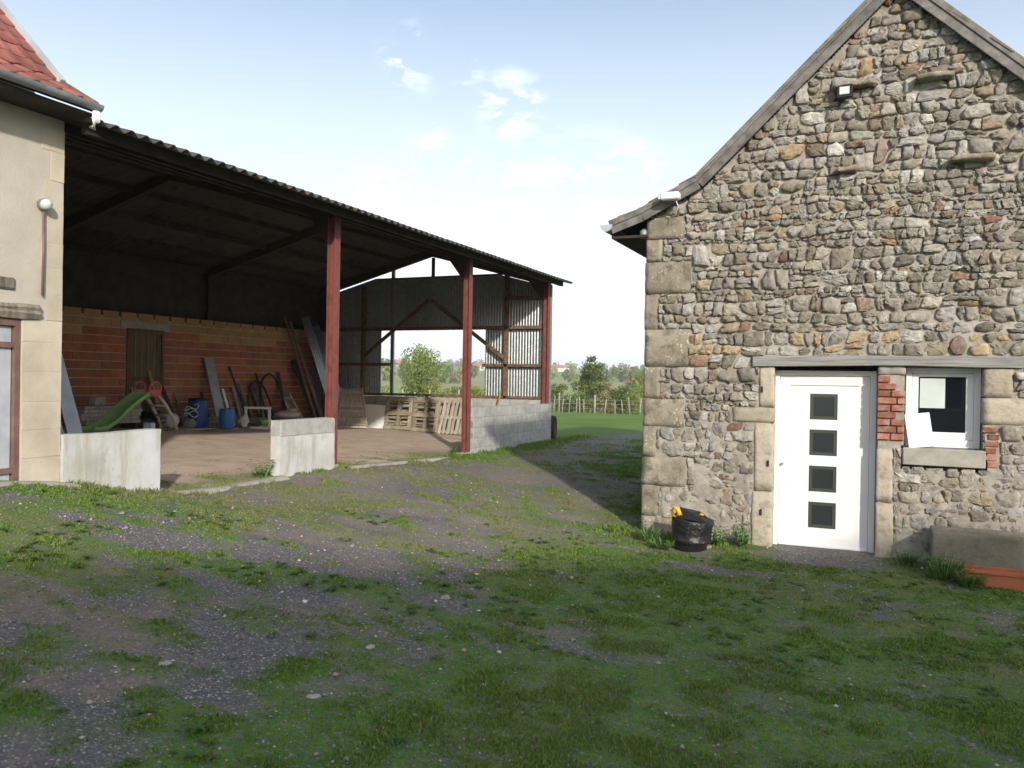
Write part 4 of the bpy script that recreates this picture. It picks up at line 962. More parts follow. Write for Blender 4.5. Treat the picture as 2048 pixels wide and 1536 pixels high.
# ------------------------------------------------------------------ farmhouse behind the camera that shades the foreground
fa, fb_ = Vector((2.6, -11.2)), Vector((11.1, -3.4)); fdv = (fb_-fa).normalized(); fnv = Vector((-fdv.y, fdv.x)); flen = (fb_-fa).length
fh = empty('farmhouse', (fa.x, fa.y, 0), math.atan2(fdv.y, fdv.x), 'rendered farmhouse behind the viewpoint that shades the foreground', 'house')
MB().box((0, -2.7, -.5), (flen, 2.7, 5.0)).build('wall', M['gable_render'], fh)
MB().prism([(-2.95, 4.9), (0, 7.35), (2.95, 4.9), (2.95, 5.05), (0, 7.5), (-2.95, 5.05)], (-.2, flen+.2), Matrix.Rotation(-math.pi/2, 4, 'Z')).build('roof', M['tile_red'], fh)
for k in range(3): 
    wn_ = MB().box((1.2+k*3.2, 2.69, 1.2), (2.2+k*3.2, 2.74, 2.6)).build('window', M['white_pvc'], fh); MB().box((1.28+k*3.2, 2.735, 1.28), (2.12+k*3.2, 2.75, 2.52)).build('pane', M['window_glass'], wn_)

# ------------------------------------------------------------------ things stored in the barn
def lean(name, a, b, w, th, mat, label, cat, group=None, face=(1, 0, 0)):
    """a board from foot a to top b"""
    mb = MB(); mb.beam((0, 0, 0), Vector(b)-Vector(a), w, th, face, .003); o = mb.build(name, M[mat]); o.location = a
    return tag(o, label, cat, group)
# slide
zs = gz(-12.6, 11); sd = empty('slide', (-12.6, 11.0, zs), 0, 'green plastic children\'s slide with pink handle rings', 'slide')
prof = [(-.95, .05), (-.82, .035), (-.66, .06), (-.46, .17), (-.26, .34), (-.08, .47), (.08, .57), (.22, .645), (.36, .665), (.48, .655)]
vs = []; fs = []
sec = [(-.20, .10), (-.21, .085), (-.185, .0), (-.10, -.012), (0, -.015), (.10, -.012), (.185, .0), (.21, .085), (.20, .10), (.195, .09), (.165, .018), (0, .0), (-.165, .018), (-.195, .09)]
for y, z in prof:
    for x, dz in sec: vs.append((x, y, z+dz))
k = len(sec)
for i in range(len(prof)-1):
    for j in range(k): fs.append((i*k+j, i*k+(j+1) % k, (i+1)*k+(j+1) % k, (i+1)*k+j))
fs += [tuple(range(k)), tuple((len(prof)-1)*k+j for j in range(k))[::-1]]
MB().add(vs, fs, True).build('chute', M['green_slide'], sd)
for x in (-.20, .20):
    pts = [(x, .36+.13*math.cos(a), .80+.13*math.sin(a)) for a in [2*math.pi*q/18 for q in range(18)]]
    MB().tube(pts, .022, 8, True).build('handle_ring', M['pink_plastic'], sd)
    MB().prism([(0, 0)]*0 or [(.115*math.cos(a), .115*math.sin(a)) for a in [math.pi+.15+(math.pi-.3)*q/10 for q in range(11)]], (-.012, .012), Matrix.Translation((x, .36, .80)) @ Matrix.Rotation(math.pi/2, 4, 'Z')).build('handle_plate', M['pink_plastic'], sd)
    MB().tube([(x*.9, .46, .66), (x*.95, .62, .50), (x, .80, .22), (x, .90, .0)], [.028, .03, .03, .032], 8).build('leg', M['cream_plastic'], sd)
for q in (.3, .6): MB().tube([(-.19, .46+q*.44, .66-q*.62), (.19, .46+q*.44, .66-q*.62)], .018, 8).build('rung', M['cream_plastic'], sd)
# drums
def drum(name, x, y, r, h, mat, lid, label):
    o = empty(name, (x, y, gz(x, y)+.004), 0, label, 'barrel')
    MB().lathe([(0, .0), (r*.86, .0), (r*.93, .03), (r*.97, h*.2), (r, h*.5), (r*.97, h*.8), (r*.92, h*.93), (r*.86, h*.97), (r*.86, h), (r*.8, h), (r*.78, h*.97), (0, h*.97)], 26).build('body', M[mat], o)
    if lid: MB().lathe([(r*.94, h*.955), (r*.99, h*.965), (r*.99, h+.012), (r*.8, h+.025), (0, h+.028)], 26).build('lid', M[lid], o)
    else: MB().lathe([(r*.2, h), (r*.2, h+.02), (0, h+.02)], 12, (r*.45, 0, 0)).build('bung', M['lamp_black'], o)
drum('barrel', -13.25, 13.28, .205, .60, 'blue_drum', 'lamp_black', 'large dark blue plastic barrel with black lid')
drum('small_barrel', -12.75, 13.60, .165, .44, 'bright_blue_drum', None, 'small bright blue plastic barrel without a lid')
# plank stack on bearers
pz = gz(-13.2, 11.1); ps = empty('plank_stack', (-13.15, 11.05, pz), 0, 'stack of brown planks lying along the brick wall', 'planks')
for y in (-.35, .4): MB().box((-.18, y-.05, 0), (.2, y+.05, .10), .005).build('bearer', M['dark_timber'], ps)
for k in range(5):
    MB().box((-.16+random.uniform(-.02, .02), -.75+random.uniform(-.08, .08), .102+k*.068), (.18+random.uniform(-.02, .02), .52+random.uniform(-.05, .05), .166+k*.068), .005).build('plank', M['grey_pallet_wood'], ps)
solo(MB().box((-.09, -.11, 0), (.09, .11, .16), .01), 'wooden_box', M['grey_pallet_wood'], 'small wooden box on top of the plank stack', 'box', (0, 0, 0)).location = (-13.15, 10.72, pz+.443)
tub = empty('white_bucket', (-12.98, 11.42, pz+.443), 0, 'white plastic bucket on the planks behind the slide', 'bucket')
MB().lathe([(0, 0), (.085, 0), (.10, .19), (.107, .19), (.107, .205), (.095, .205), (.08, .01), (0, .01)], 20).build('body', M['white_plastic'], tub)
MB().tube([(-.1, 0, .19), (-.08, -.09, .14), (0, -.12, .11), (.08, -.09, .14), (.1, 0, .19)], .004, 6).build('handle', M['grey_metal'], tub)
# pale blue boards by the ochre building
for k, (yy, xx) in enumerate(((8.06, -10.2), (8.17, -10.3), (7.93, -10.36))):
    lean('blue_board', (xx, yy, gz(xx, yy)), (xx-.12, yy-.32, 2.12-k*.12), .17, .025, 'pale_blue_board', ['pale blue board standing nearest in the group behind the low wall', 'second pale blue board behind the low wall', 'shortest pale blue board behind the low wall'][k], 'board', 'pale blue boards', (1, -.6, 0))
rl = MB().beam((-10.4, 5.47, 1.72), (-10.4, 7.72, 1.72), .06, .08); solo(rl, 'wooden_rail', M['dark_timber'], 'dark wooden rail carrying the pale blue boards', 'rail', (-10.4, 6.6, 1.68))
# tubs, cans and bags at the foot of the brick wall
def tubx(x, y, r, h, mat, label, name='plastic_tub', cat='tub', tilt=0):
    o = empty(name, (x, y, gz(x, y)), 0, label, cat); o.rotation_euler = (tilt, 0, 0)
    MB().lathe([(0, 0), (r*.78, 0), (r, h*.93), (r*1.05, h*.94), (r*1.05, h), (r*.96, h), (r*.75, .012), (0, .012)], 22).build('body', M[mat], o)
    MB().tube([(r*1.02*math.cos(a), r*1.02*math.sin(a), h-.01) for a in [2*math.pi*q/20 for q in range(20)]], .009, 6, True).build('rim', M[mat], o)
tubx(-13.2, 12.0, .19, .33, 'dark_blue_tub', 'dark blue tub beside the foot of the slide')
tubx(-13.35, 11.55, .16, .34, 'grey_tub', 'dark grey tub behind the green slide')
jc = empty('jerry_can', (-12.45, 11.28, gz(-12.45, 11.28)), .3, 'small pale blue can under the slide chute', 'can')
MB().box((-.09, -.07, 0), (.09, .07, .18), .02).build('body', M['pale_blue_board'], jc); MB().lathe([(.022, .18), (.022, .21), (0, .21)], 12, (.04, 0, 0)).build('cap', M['lamp_black'], jc)
def sack(x, y, sx, sy, sz, mat, label, seed, name='sack', cat='sack', z=None):
    rg = random.Random(seed); n, m = 14, 7; vs = []; fs = []
    for j in range(m+1):
        ph = math.pi*j/m
        for i in range(n):
            a = 2*math.pi*i/n; d = 1+.16*mnoise.noise((math.cos(a)*1.6+seed, math.sin(a)*1.6, j*.55)); vs.append((sx*d*math.sin(ph)**.7*math.cos(a), sy*d*math.sin(ph)**.7*math.sin(a), sz*.5*(1-math.cos(ph))*d))
    for j in range(m):
        for i in range(n): fs.append((j*n+i, j*n+(i+1) % n, (j+1)*n+(i+1) % n, (j+1)*n+i))
    o = MB().add(vs, fs, True).build(name, M[mat]); o.location = (x, y, gz(x, y)-.01 if z is None else z); return tag(o, label, cat)
sack(-13.25, 12.55, .16, .15, .30, 'sack_white', 'pale crumpled sack behind the cream slide leg', 3)
sack(-13.05, 12.85, .15, .13, .22, 'grey_tub', 'grey bundle between slide and dark blue barrel', 5, 'bundle', 'bundle')
pts = [(-13.1+.10*math.cos(a*.9)*(1+.1*math.sin(a*3)), 12.95+.16*math.sin(a*.9), gz(-13.1, 12.9)+.22+.015*a+.04*math.sin(a*2.1)) for a in [q*.35 for q in range(48)]]
solo(MB().tube(pts, .008, 6), 'cable_coil', M['white_plastic'], 'loose coil of white cable lying on the grey bundle', 'cable', (-13.1, 12.95, gz(-13.1, 12.9)+.2))
# boards leaning at the old door and along the brick wall
for k, (y, y2, zt, m, lb) in enumerate(((12.50, 12.38, 1.95, 'yellow_wood', 'tallest yellowish plank leaning beside the old brown door'), (12.62, 12.56, 1.72, 'yellow_wood', 'middle yellowish plank leaning beside the old brown door'), (12.34, 12.28, 1.55, 'yellow_wood', 'shortest yellowish plank leaning against the old brown door'), (12.80, 12.72, 1.62, 'dark_timber', 'thin dark plank leaning at the door edge'))):
    lean('plank', (-13.38+.03*k, y, gz(-13.38, y)), (-13.69, y2, zt), .085, .022, m, lb, 'plank', 'planks by the old door')
lean('grey_board', (-13.25, 14.02, gz(-13.25, 14.02)), (-13.66, 13.98, 2.27), .27, .03, 'grey_metal', 'tall wide grey metal plank leaning on the brick wall', 'board')
lean('dark_stake', (-13.2, 13.66, gz(-13.2, 13.7)), (-13.55, 13.66, 1.52), .05, .05, 'dark_timber', 'dark wooden stake standing behind the blue barrels', 'stake')
for k, (y, zt, m, lb) in enumerate(((14.45, 1.58, 'white_board', 'jagged white lath leaning above the white frame'), (14.62, 1.42, 'old_wood', 'short grey lath leaning on the bricks beside the white one'), (14.78, 1.62, 'grey_metal', 'thin grey strip leaning on the bricks above the white frame'), (14.95, 1.42, 'old_wood', 'short wide grey board leaning at the right of the white frame'), (14.30, 1.50, 'old_wood', 'narrow grey lath leaning next to the tall grey plank'))):
    lean('lath', (-13.45, y+.1, gz(-13.45, y)), (-13.68, y, zt), .07+.05*(k == 3), .018, m, lb, 'lath', 'laths leaning on the brick wall')
# white frame standing on the floor
fr = empty('empty_picture_frame', (-12.80, 14.62, gz(-12.80, 14.62)), R(-62), 'empty white frame standing on the barn floor', 'frame')
for a, b in (((0, -.26, .0), (0, -.26, .50)), ((0, .26, 0), (0, .26, .50)), ((0, -.30, .47), (0, .30, .47)), ((0, -.30, .02), (0, .30, .02))): MB().beam(a, b, .05, .06, (1, 0, 0), .004).build('rail', M['white_board'], fr)
bk = MB().box((-.06, -.12, 0), (.06, .12, .2), .02); o = solo(bk, 'paint_bucket', M['sack_white'], 'tipped cream container inside the white frame', 'container', (0, 0, 0)); o.location = (-13.1, 14.55, gz(-13.1, 14.55)+.07); o.rotation_euler = (.6, .2, 0)
sack(-13.2, 14.55, .18, .22, .10, 'rust', 'heap of rusty brown scraps behind the white frame', 9, 'scrap_heap', 'scrap')
# lime green item on a white sack
sack(-12.75, 14.92, .20, .26, .09, 'sack_white', 'flat white sack under the lime green float', 13)
lg = empty('green_float', (-12.75, 14.86, gz(-12.75, 14.9)+.085), 0, 'lime green plastic toy boat lying on a white sack', 'toy')
MB().lathe([(0, 0), (.09, .0), (.14, .06), (.15, .11), (.14, .12), (.12, .07), (0, .05)], 20).build('hull', M['lime_plastic'], lg); MB().tube([(-.14, 0, .115), (0, .0, .15), (.14, 0, .115)], .014, 8).build('handle', M['lime_plastic'], lg)
# black hoses
for k, (y, h, w, lb) in enumerate(((15.85, 1.26, .46, 'taller loop of black hose against the bricks'), (15.45, 1.08, .42, 'lower loop of black hose against the bricks'))):
    z0 = gz(-13.3, y); pts = [(-13.32-.22*math.sin(a)-.04*k, y-w*math.cos(a)*(1+.1*math.sin(a*2)), z0+h*math.sin(a)**.8) for a in [math.pi*q/24 for q in range(25)]]
    solo(MB().tube(pts, .026, 8), 'hose', M['rubber'], lb, 'hose', (-13.3, y, z0), 'black hose loops')
for k in range(7):
    y = 15.0+k*.11+random.uniform(-.03, .03); a_ = random.uniform(-.12, .12)
    lean('stake', (-13.38+random.uniform(-.05, .05), y, gz(-13.4, y)), (-13.68, y-.22+a_, 1.3+.9*random.random()*(1 if k % 3 == 0 else .5)), .045, .03, 'old_wood' if k % 2 else 'dark_timber', ['leftmost thin stake left of the black hoses', 'second thin stake from the left beside the hoses', 'third thin stake from the left beside the hoses', 'middle stake of the seven left of the hoses', 'fifth thin stake from the left beside the hoses', 'stake next to the last one before the hoses', 'thin stake nearest to the black hoses'][k], 'stake', 'stakes left of the hoses')
# grey mixing tub with sacks
mt_ = (-12.9, 15.75); o = empty('mixing_tub', (*mt_, gz(*mt_)), 0, 'wide grey mixing tub heaped with sacks', 'tub')
MB().lathe([(0, 0), (.27, 0), (.36, .24), (.385, .25), (.385, .265), (.35, .262), (.26, .01), (0, .01)], 28).build('body', M['grey_tub'], o); MB().tube([(-.37*math.cos(a), .37*math.sin(a), .255) for a in [2*math.pi*q/28 for q in range(28)]], .012, 6, True).build('rim', M['grey_tub'], o)
sack(*mt_, .30, .32, .20, 'sack_pink', 'pinkish paper sack lying in the grey mixing tub', 21, z=gz(*mt_)+.20)
sack(-12.9, 15.95, .10, .13, .10, 'sack_pink', 'small folded pinkish sack on top of the mixing tub', 22, z=gz(*mt_)+.36)
# old ladder section
ld = empty('ladder', (-13.1, 16.55, gz(-13.1, 16.55)), 0, 'short old wooden ladder leaning left of the metal sheets', 'ladder')
for y in (-.17, .17): MB().beam((0, y, 0), (-.45, y-.12, .82), .045, .06, (1, 0, 0), .004).build('rail', M['grey_pallet_wood'], ld)
for q in (.2, .5, .85): MB().beam((-.45*q, -.17-.12*q, .82*q), (-.45*q, .17-.12*q, .82*q), .03, .04).build('rung', M['grey_pallet_wood'], ld)
# long galvanised sheets leaning in the corner
csm = corr(.30, .076, .012, 1.0, 6, .002); cme = mkmesh(csm, 'metal_sheet', M['galvanised'])
for k, (ya, yb, zt, lb) in enumerate(((17.65, 17.02, 3.40, 'tall shiny corrugated metal sheet leaning in the barn corner, left one'), (17.95, 17.45, 3.20, 'tall corrugated metal sheet leaning in the barn corner, right one'))):
    a = Vector((-12.9+.1*k, ya, gz(-12.9, ya))); b = Vector((-13.55, yb, zt)); d = (b-a); L = d.length; d.normalize(); s_ = Vector((.12, 1, 0)); s_ = (s_-d*s_.dot(d)).normalized(); nn = s_.cross(d)
    o = inst('metal_sheet', cme, None); o.matrix_world = Matrix(((s_.x, d.x*L, nn.x, a.x), (s_.y, d.y*L, nn.y, a.y), (s_.z, d.z*L, nn.z, a.z), (0, 0, 0, 1))); tag(o, lb, 'sheet', 'corrugated sheets in the barn corner')
for k, (ya, yb, zt, w) in enumerate(((17.35, 16.72, 3.30, .10), (17.15, 16.50, 3.42, .07), (17.28, 16.92, 2.3, .22))):
    lean('long_plank', (-13.0-.05*k, ya, gz(-13, ya)), (-13.66, yb, zt), w, .03, 'brown_timber' if k < 2 else 'dark_timber', ['long brown plank leaning just left of the metal sheets', 'narrowest long plank at the left of the metal sheets', 'shorter wide dark plank left of the metal sheets'][k], 'plank', 'long planks in the barn corner')
lean('steel_angle', (-12.45, 18.02, gz(-12.4, 18)), (-12.95, 18.22, 1.75), .09, .03, 'galvanised', 'slanting pale metal strip behind the slatted panel', 'metal strip', None, (0, -1, 0))
lean('grey_sheet', (-12.85, 18.05, gz(-12.8, 18)), (-13.2, 18.25, 2.0), .40, .015, 'grey_metal', 'grey flat sheet leaning beside the post in the corner', 'sheet', None, (0, -1, 0))
# slatted panel
def panel(name, base, rz, label, cat, group, tilt, build):
    o = empty(name, base, rz, label, cat, group); o.rotation_euler = Matrix.Rotation(rz, 3, 'Z').to_euler(); o.rotation_euler = (tilt, 0, rz); build(o); return o
def slat_build(o):
    for k in range(15): MB().box((-.40+.0*k, -.012, .02+k*.068), (.40-.016*k, .012, .02+k*.068+.055), .004).build('slat', M['grey_pallet_wood'], o)
    MB().beam((.42, -.03, 0), (.17, -.03, 1.05), .03, .05, (1, 0, 0), .004).build('stile', M['pallet_wood'], o); MB().box((-.41, -.035, 0), (-.36, -.0125, 1.05), .004).build('stile', M['pallet_wood'], o)
panel('slatted_panel', (-12.02, 17.15, gz(-12.0, 17.2)), R(14), 'slatted brown wooden panel leaning right of the near red post', 'panel', None, R(-14), slat_build)
def board_build(o): 
    MB().prism([(-.40, 0), (.30, 0), (.40, .60), (-.34, .62)], (-.012, .012)).build('board', M['white_board'], o); MB().beam((.33, -.02, 0), (.42, -.02, .60), .02, .03, (1, 0, 0)).build('edge_batten', M['pallet_wood'], o)
panel('white_sheet', (-11.92, 17.95, gz(-11.9, 18)), R(6), 'low white board leaning between slatted panel and pallets', 'board', None, R(-10), board_build)
def pal_under(o, mat):
    w, h = .76, .84
    for x in (-w/2, -.045, w/2-.09): MB().box((x, -.05, .0), (x+.09, .05, h), .006, None, .003).build('stringer', M[mat], o)
    for z in (0.0, h/2-.05, h-.10): MB().box((-w/2, -.072, z), (w/2, -.0505, z+.10), .005, None, .002).build('base_board', M[mat], o)
    for k in range(6): MB().box((-w/2, .0505, k*.148), (w/2, .072, k*.148+.095), .005, None, .003).build('deck_board', M[mat], o)
    for x in (-.2, .2):
        for z in (.19, .30, .60, .70): MB().box((x-.10, -.03+random.uniform(0, .04), z), (x+.11, -.01+random.uniform(0, .04), z+.05), .004, None, .004).build('inner_board', M[mat], o)
def pal_top(o, mat):
    w, h = .86, .88
    for z in (.02, .39, h-.09): MB().box((-w/2, -.03, z), (w/2, .05, z+.08), .005, None, .003).build('stringer', M[mat], o)
    for k in range(7):
        x = -w/2+k*.128; MB().beam((x+.05, -.045, 0), (x+.12, -.045, h), .022, .075, (1, 0, 0), .004).build('deck_board', M[mat], o)
    for k in range(4): x = -w/2+.05+k*.22; MB().box((x, .0505, 0), (x+.09, .07, h), .004).build('back_board', M[mat], o)
g_ = 'pallets leaning on the end wall'
panel('pallet', (-11.20, 17.98, gz(-11.2, 18)), R(3), 'brown wooden pallet next to the white board, left of three', 'pallet', g_, R(-11), lambda o: pal_under(o, 'pallet_wood'))
panel('pallet', (-10.42, 18.0, gz(-10.4, 18)), R(-5), 'dark brown wooden pallet in the middle of three', 'pallet', g_, R(-10), lambda o: pal_under(o, 'pallet_wood'))
panel('pallet', (-9.60, 17.95, gz(-9.6, 18)), R(-8), 'grey slanted slat pallet behind the second red post, right of three', 'pallet', g_, R(-13), lambda o: pal_top(o, 'grey_pallet_wood'))
lean('stick', (-8.55, 18.0, gz(-8.5, 18)), (-8.40, 18.20, 1.62), .035, .03, 'yellow_wood', 'thin yellowish stick leaning on the end block wall', 'stick')
# wheel behind the block wall
wh = empty('wheel', (-7.27, 18.85, gz(-7.27, 18.85)), R(14), 'old tyred wheel leaning at the far end of the block wall', 'wheel'); RY = Matrix.Translation((0, 0, .30)) @ Matrix.Rotation(math.pi/2, 4, 'Y')
MB().lathe([(.20, -.055), (.27, -.07), (.30, -.045), (.305, 0), (.30, .045), (.27, .07), (.20, .055), (.195, 0), (.20, -.055)], 30, (0, 0, 0), True, RY).build('tyre', M['rubber'], wh)
MB().lathe([(.20, -.05), (.19, -.03), (.12, -.02), (.05, -.03), (.05, .03), (.12, .02), (.19, .03), (.20, .05)], 24, (0, 0, 0), True, RY).build('rim', M['rust'], wh)

# more of the clutter along the brick wall
def crate(x, y, z, rz, s, label, mat='grey_pallet_wood'):
    o = empty('crate', (x, y, z), rz, label, 'crate', 'crates in the barn'); w, d, h = s
    for k in range(3):
        za = .01+k*h/3
        for yy in (-d/2, d/2-.012): MB().box((-w/2, yy, za), (w/2, yy+.012, za+h/3-.02), .002).build('slat', M[mat], o)
        for xx in (-w/2, w/2-.012): MB().box((xx, -d/2+.0122, za), (xx+.012, d/2-.0122, za+h/3-.02), .002).build('slat', M[mat], o)
    MB().box((-w/2+.0125, -d/2+.0125, .0), (w/2-.0125, d/2-.0125, .012)).build('bottom', M[mat], o)
crate(-13.3, 13.62, gz(-13.3, 13.62), .2, (.3, .34, .24), 'old wooden crate between the two blue barrels', 'old_wood')
crate(-13.38, 12.22, gz(-13.38, 12.2), -.1, (.32, .4, .26), 'dusty wooden crate behind the slide legs', 'old_wood')
crate(-13.36, 12.24, gz(-13.38, 12.2)+.262, .15, (.3, .36, .22), 'small crate stacked on another behind the slide', 'brown_timber')
crate(-13.3, 15.15, gz(-13.3, 15.15), .3, (.3, .4, .22), 'low crate at the foot of the stakes', 'old_wood')
ot = empty('old_tyre', (-13.2, 16.15, gz(-13.2, 16.15)+.01), 0, 'worn black tyre lying flat left of the ladder', 'tyre')
MB().lathe([(.17, 0), (.25, -.0), (.29, .04), (.295, .08), (.29, .12), (.25, .16), (.17, .16), (.18, .08), (.17, 0)], 28).build('carcass', M['rubber'], ot)
sack(-13.15, 11.78, .17, .2, .2, 'rubber', 'dark tarpaulin heap between the planks and the tubs', 51, 'tarpaulin', 'tarpaulin')
sack(-13.3, 14.25, .14, .16, .16, 'sack_white', 'dirty white bag beside the tall grey plank', 52)
sack(-12.95, 17.05, .22, .25, .10, 'brown_timber', 'heap of brown wood scraps below the ladder', 53, 'scrap_wood', 'wood')
for k, (y, zt, w, m, lb) in enumerate(((11.95, 1.62, .05, 'grey_metal', 'thin metal rod leaning left of the old door'), (13.05, 1.5, .06, 'old_wood', 'short weathered batten leaning right of the old door'), (15.55, 1.72, .16, 'old_wood', 'wide weathered board behind the hose loops'), (16.35, 2.0, .10, 'dark_timber', 'dark batten standing right of the hose loops'), (16.55, 1.6, .14, 'old_wood', 'short grey board leaning behind the ladder'), (17.7, 2.2, .3, 'grey_metal', 'broad dull metal sheet leaning behind the near red post'))):
    lean('batten', (-13.42, y+.08, gz(-13.4, y)), (-13.69, y, zt), w, .02, m, lb, 'batten', 'battens along the brick wall')
for k in range(9):
    y = 10.6+k*.42+random.uniform(-.1, .1); x = -12.75+random.uniform(-.35, .25)
    lean('scrap_lath', (x, y, gz(x, y)+.012), (x+random.uniform(-.3, .3), y+random.uniform(.25, .6), gz(x, y)+.02), .05, .02, ('old_wood', 'grey_pallet_wood', 'brown_timber')[k % 3], ['loose lath on the floor below the slide end', 'loose lath under the slide', 'short lath lying by the slide legs', 'loose lath in front of the tubs', 'loose lath left of the dark barrel', 'lath lying before the dark barrel', 'lath lying between the barrels', 'lath lying right of the small barrel', 'lath lying before the white frame'][k], 'lath', 'laths lying on the barn floor', (0, 0, 1))

# ------------------------------------------------------------------ vegetation
def leaf_cloud(pts, nrm, size, cols, rg, aspect=.6):
    """two-triangle leaves at pts; returns verts, quads, colours"""
    n = len(pts); d = rg.normal(size=(n, 3)); d /= np.linalg.norm(d, axis=1)[:, None]; d = d*.9+nrm*.6; d /= np.linalg.norm(d, axis=1)[:, None]
    r_ = rg.normal(size=(n, 3)); a = np.cross(d, r_); a /= np.linalg.norm(a, axis=1)[:, None]+1e-9; b = np.cross(d, a)
    s = size*rg.uniform(.6, 1.3, n)[:, None]; V = np.stack([pts-a*s*.5, pts+b*s*.5*aspect, pts+a*s*.5, pts-b*s*.5*aspect], 1).reshape(-1, 3)
    F = np.arange(n*4).reshape(-1, 4); C = np.repeat(cols, 4, axis=0); return V, F, C
def lumps(rg, h, r, z0, nl, shape):
    L = []
    for i in range(nl):
        u = rg.uniform(0, 1); z = z0+(h-z0)*(.12+.8*u); w = r*shape(u); a = rg.uniform(0, 2*np.pi); q = np.sqrt(rg.uniform(0, 1))*w*.75
        L.append((q*np.cos(a), q*np.sin(a), z, max(.16*r, w*rg.uniform(.28, .48))))
    return L
ROUND = lambda u: math.sqrt(max(.05, 1-(2*u-.9)**2*.8))
CONE = lambda u: max(.12, 1.05-u*.95)
def tree(name, x, y, h, r, z0, nleaf, ls, pal, label, cat, seed, shape=ROUND, nl=26, sink=.15, group=None):
    rg = np.random.default_rng(seed); rr = random.Random(seed); zg = gz(x, y)-sink; o = empty(name, (x, y, zg), 0, label, cat, group)
    L = lumps(rg, h, r, z0, nl, shape); tr = MB(); tb_ = max(.05, r*.085)
    tr.tube([(0, 0, 0), (.05*r, .02*r, z0*.6), (.0, .05*r, z0+(h-z0)*.35), (.03*r, 0, z0+(h-z0)*.8)], [tb_, tb_*.8, tb_*.55, tb_*.15], 8)
    for l in L[:10]: zb = z0*.6+(l[2]-z0*.6)*.35; tr.tube([(.03*r, .03*r, zb), (l[0]*.5, l[1]*.5, (zb+l[2])/2+.05*r), (l[0], l[1], l[2])], [tb_*.4, tb_*.25, tb_*.08], 6)
    tr.build('trunk', M['bark'], o)
    w = np.array([l[3]**2 for l in L]); w /= w.sum(); idx = rg.choice(len(L), nleaf, p=w); A = np.array(L)[idx]
    d = rg.normal(size=(nleaf, 3)); d /= np.linalg.norm(d, axis=1)[:, None]; rad = A[:, 3]*(rg.uniform(.35, 1.12, nleaf)**.6)
    P = A[:, :3]+d*rad[:, None]*np.array([1, 1, .85]); pal = np.array(pal); c = pal[rg.integers(0, len(pal), len(L))][idx]*rg.uniform(.75, 1.3, nleaf)[:, None]
    V, F, C = leaf_cloud(P, d, ls, c, rg); link(bpy.data.objects.new('crown', npmesh('crown', V, F, M['leaf'], C)), o); return o
def at(dx, dy, R_): return dx*R_, dy*R_
G1 = [(.20, .25, .055), (.25, .29, .075), (.16, .21, .05)]; G2 = [(.12, .17, .04), (.15, .195, .055), (.10, .145, .04)]; G3 = [(.23, .21, .085), (.19, .205, .07), (.26, .21, .10)]
tree('walnut_tree', *at(-.507, .862, 60), 6.1, 2.1, 1.7, 4200, .17, G1, 'light green tree seen through the opening in the barn end wall', 'tree', 1, nl=30)
tree('bush', *at(-.5417, .8405, 56), 2.7, 1.2, .2, 1600, .15, G3, 'low olive bush left of the tree, seen through the barn opening', 'bush', 2)
tree('bush', *at(-.489, .872, 62), 3.0, 1.5, .2, 2200, .15, G1, 'green bush just right of the tree behind the barn', 'bush', 3)
tree('bush', *at(-.4718, .8817, 75), 3.6, 1.5, .2, 1500, .18, G3, 'brownish bush behind the second red post', 'bush', 4)
tree('bush', *at(-.4485, .8943, 58), 3.0, 1.5, .2, 2200, .15, G1, 'leafy bush showing at the right edge of the barn opening', 'bush', 5)
tree('hedge_tree', *at(-.3167, .9485, 58), 5.3, 1.35, .9, 4600, .15, G2, 'tallest dark tree rising from the hedge right of the barn', 'tree', 6, ROUND, 30)
tree('hedge_bush', *at(-.3500, .9370, 56), 3.0, 1.2, .1, 2400, .14, G2, 'dark hedge bush next to the barn corner', 'bush', 7)
tree('hedge_bush', *at(-.3000, .9540, 57), 3.4, 1.3, .1, 2400, .14, G3, 'brownish hedge bush right of the tall tree', 'bush', 8)
tree('hedge_bush', *at(-.2820, .9595, 58), 3.3, 1.3, .1, 2400, .14, G2, 'dark hedge bush in the middle of the gap', 'bush', 9)
tree('hedge_bush', *at(-.2640, .9645, 56), 3.6, 1.4, .1, 2400, .14, G1, 'light green hedge bush against the stone house corner', 'bush', 10)
tree('hedge_bush', *at(-.3300, .9440, 55), 2.3, 1.1, .1, 1800, .14, G2, 'lowest hedge bush in front of the tall tree', 'bush', 12)
tree('field_tree', *at(-.462, .887, 150), 6.0, 2.8, 1.2, 1500, .4, G2, 'round dark tree in the meadow behind the barn', 'tree', 13)
tree('field_tree', *at(-.497, .868, 170), 7.0, 3.2, 1.2, 1500, .4, G3, 'olive tree in the meadow behind the barn', 'tree', 14)
tree('field_tree', *at(-.364, .9314, 190), 6.0, 3.0, 1.2, 1200, .45, G2, 'small dark tree in the meadow right of the barn', 'tree', 15)
# fence
fc = empty('fence', (*at(-.3128, .9498, 44), gz(*at(-.3128, .9498, 44))), 0, 'weathered wooden post and wire fence across the meadow', 'fence'); FB = fc.location.copy()
FP = [(-.3596, .9331, 0), (-.3534, .9355, 1), (-.3504, .9366, 0), (-.3425, .9395, 0), (-.3338, .9426, 0), (-.3293, .9442, 0), (-.3253, .9456, 0), (-.3128, .9498, 1), (-.3012, .9536, 0), (-.2891, .9573, 0), (-.2799, .96, 0), (-.2719, .9623, 1), (-.261, .9653, 0), (-.25, .968, 0), (-.235, .972, 1), (-.37, .929, 0), (-.39, .92, 1), (-.41, .912, 0), (-.43, .903, 1), (-.4643, .8857, 1), (-.48, .877, 0), (-.4961, .8683, 1), (-.5112, .8595, 1), (-.5225, .8526, 1), (-.54, .8417, 0), (-.56, .8285, 1)]
FP.sort(); tops = []
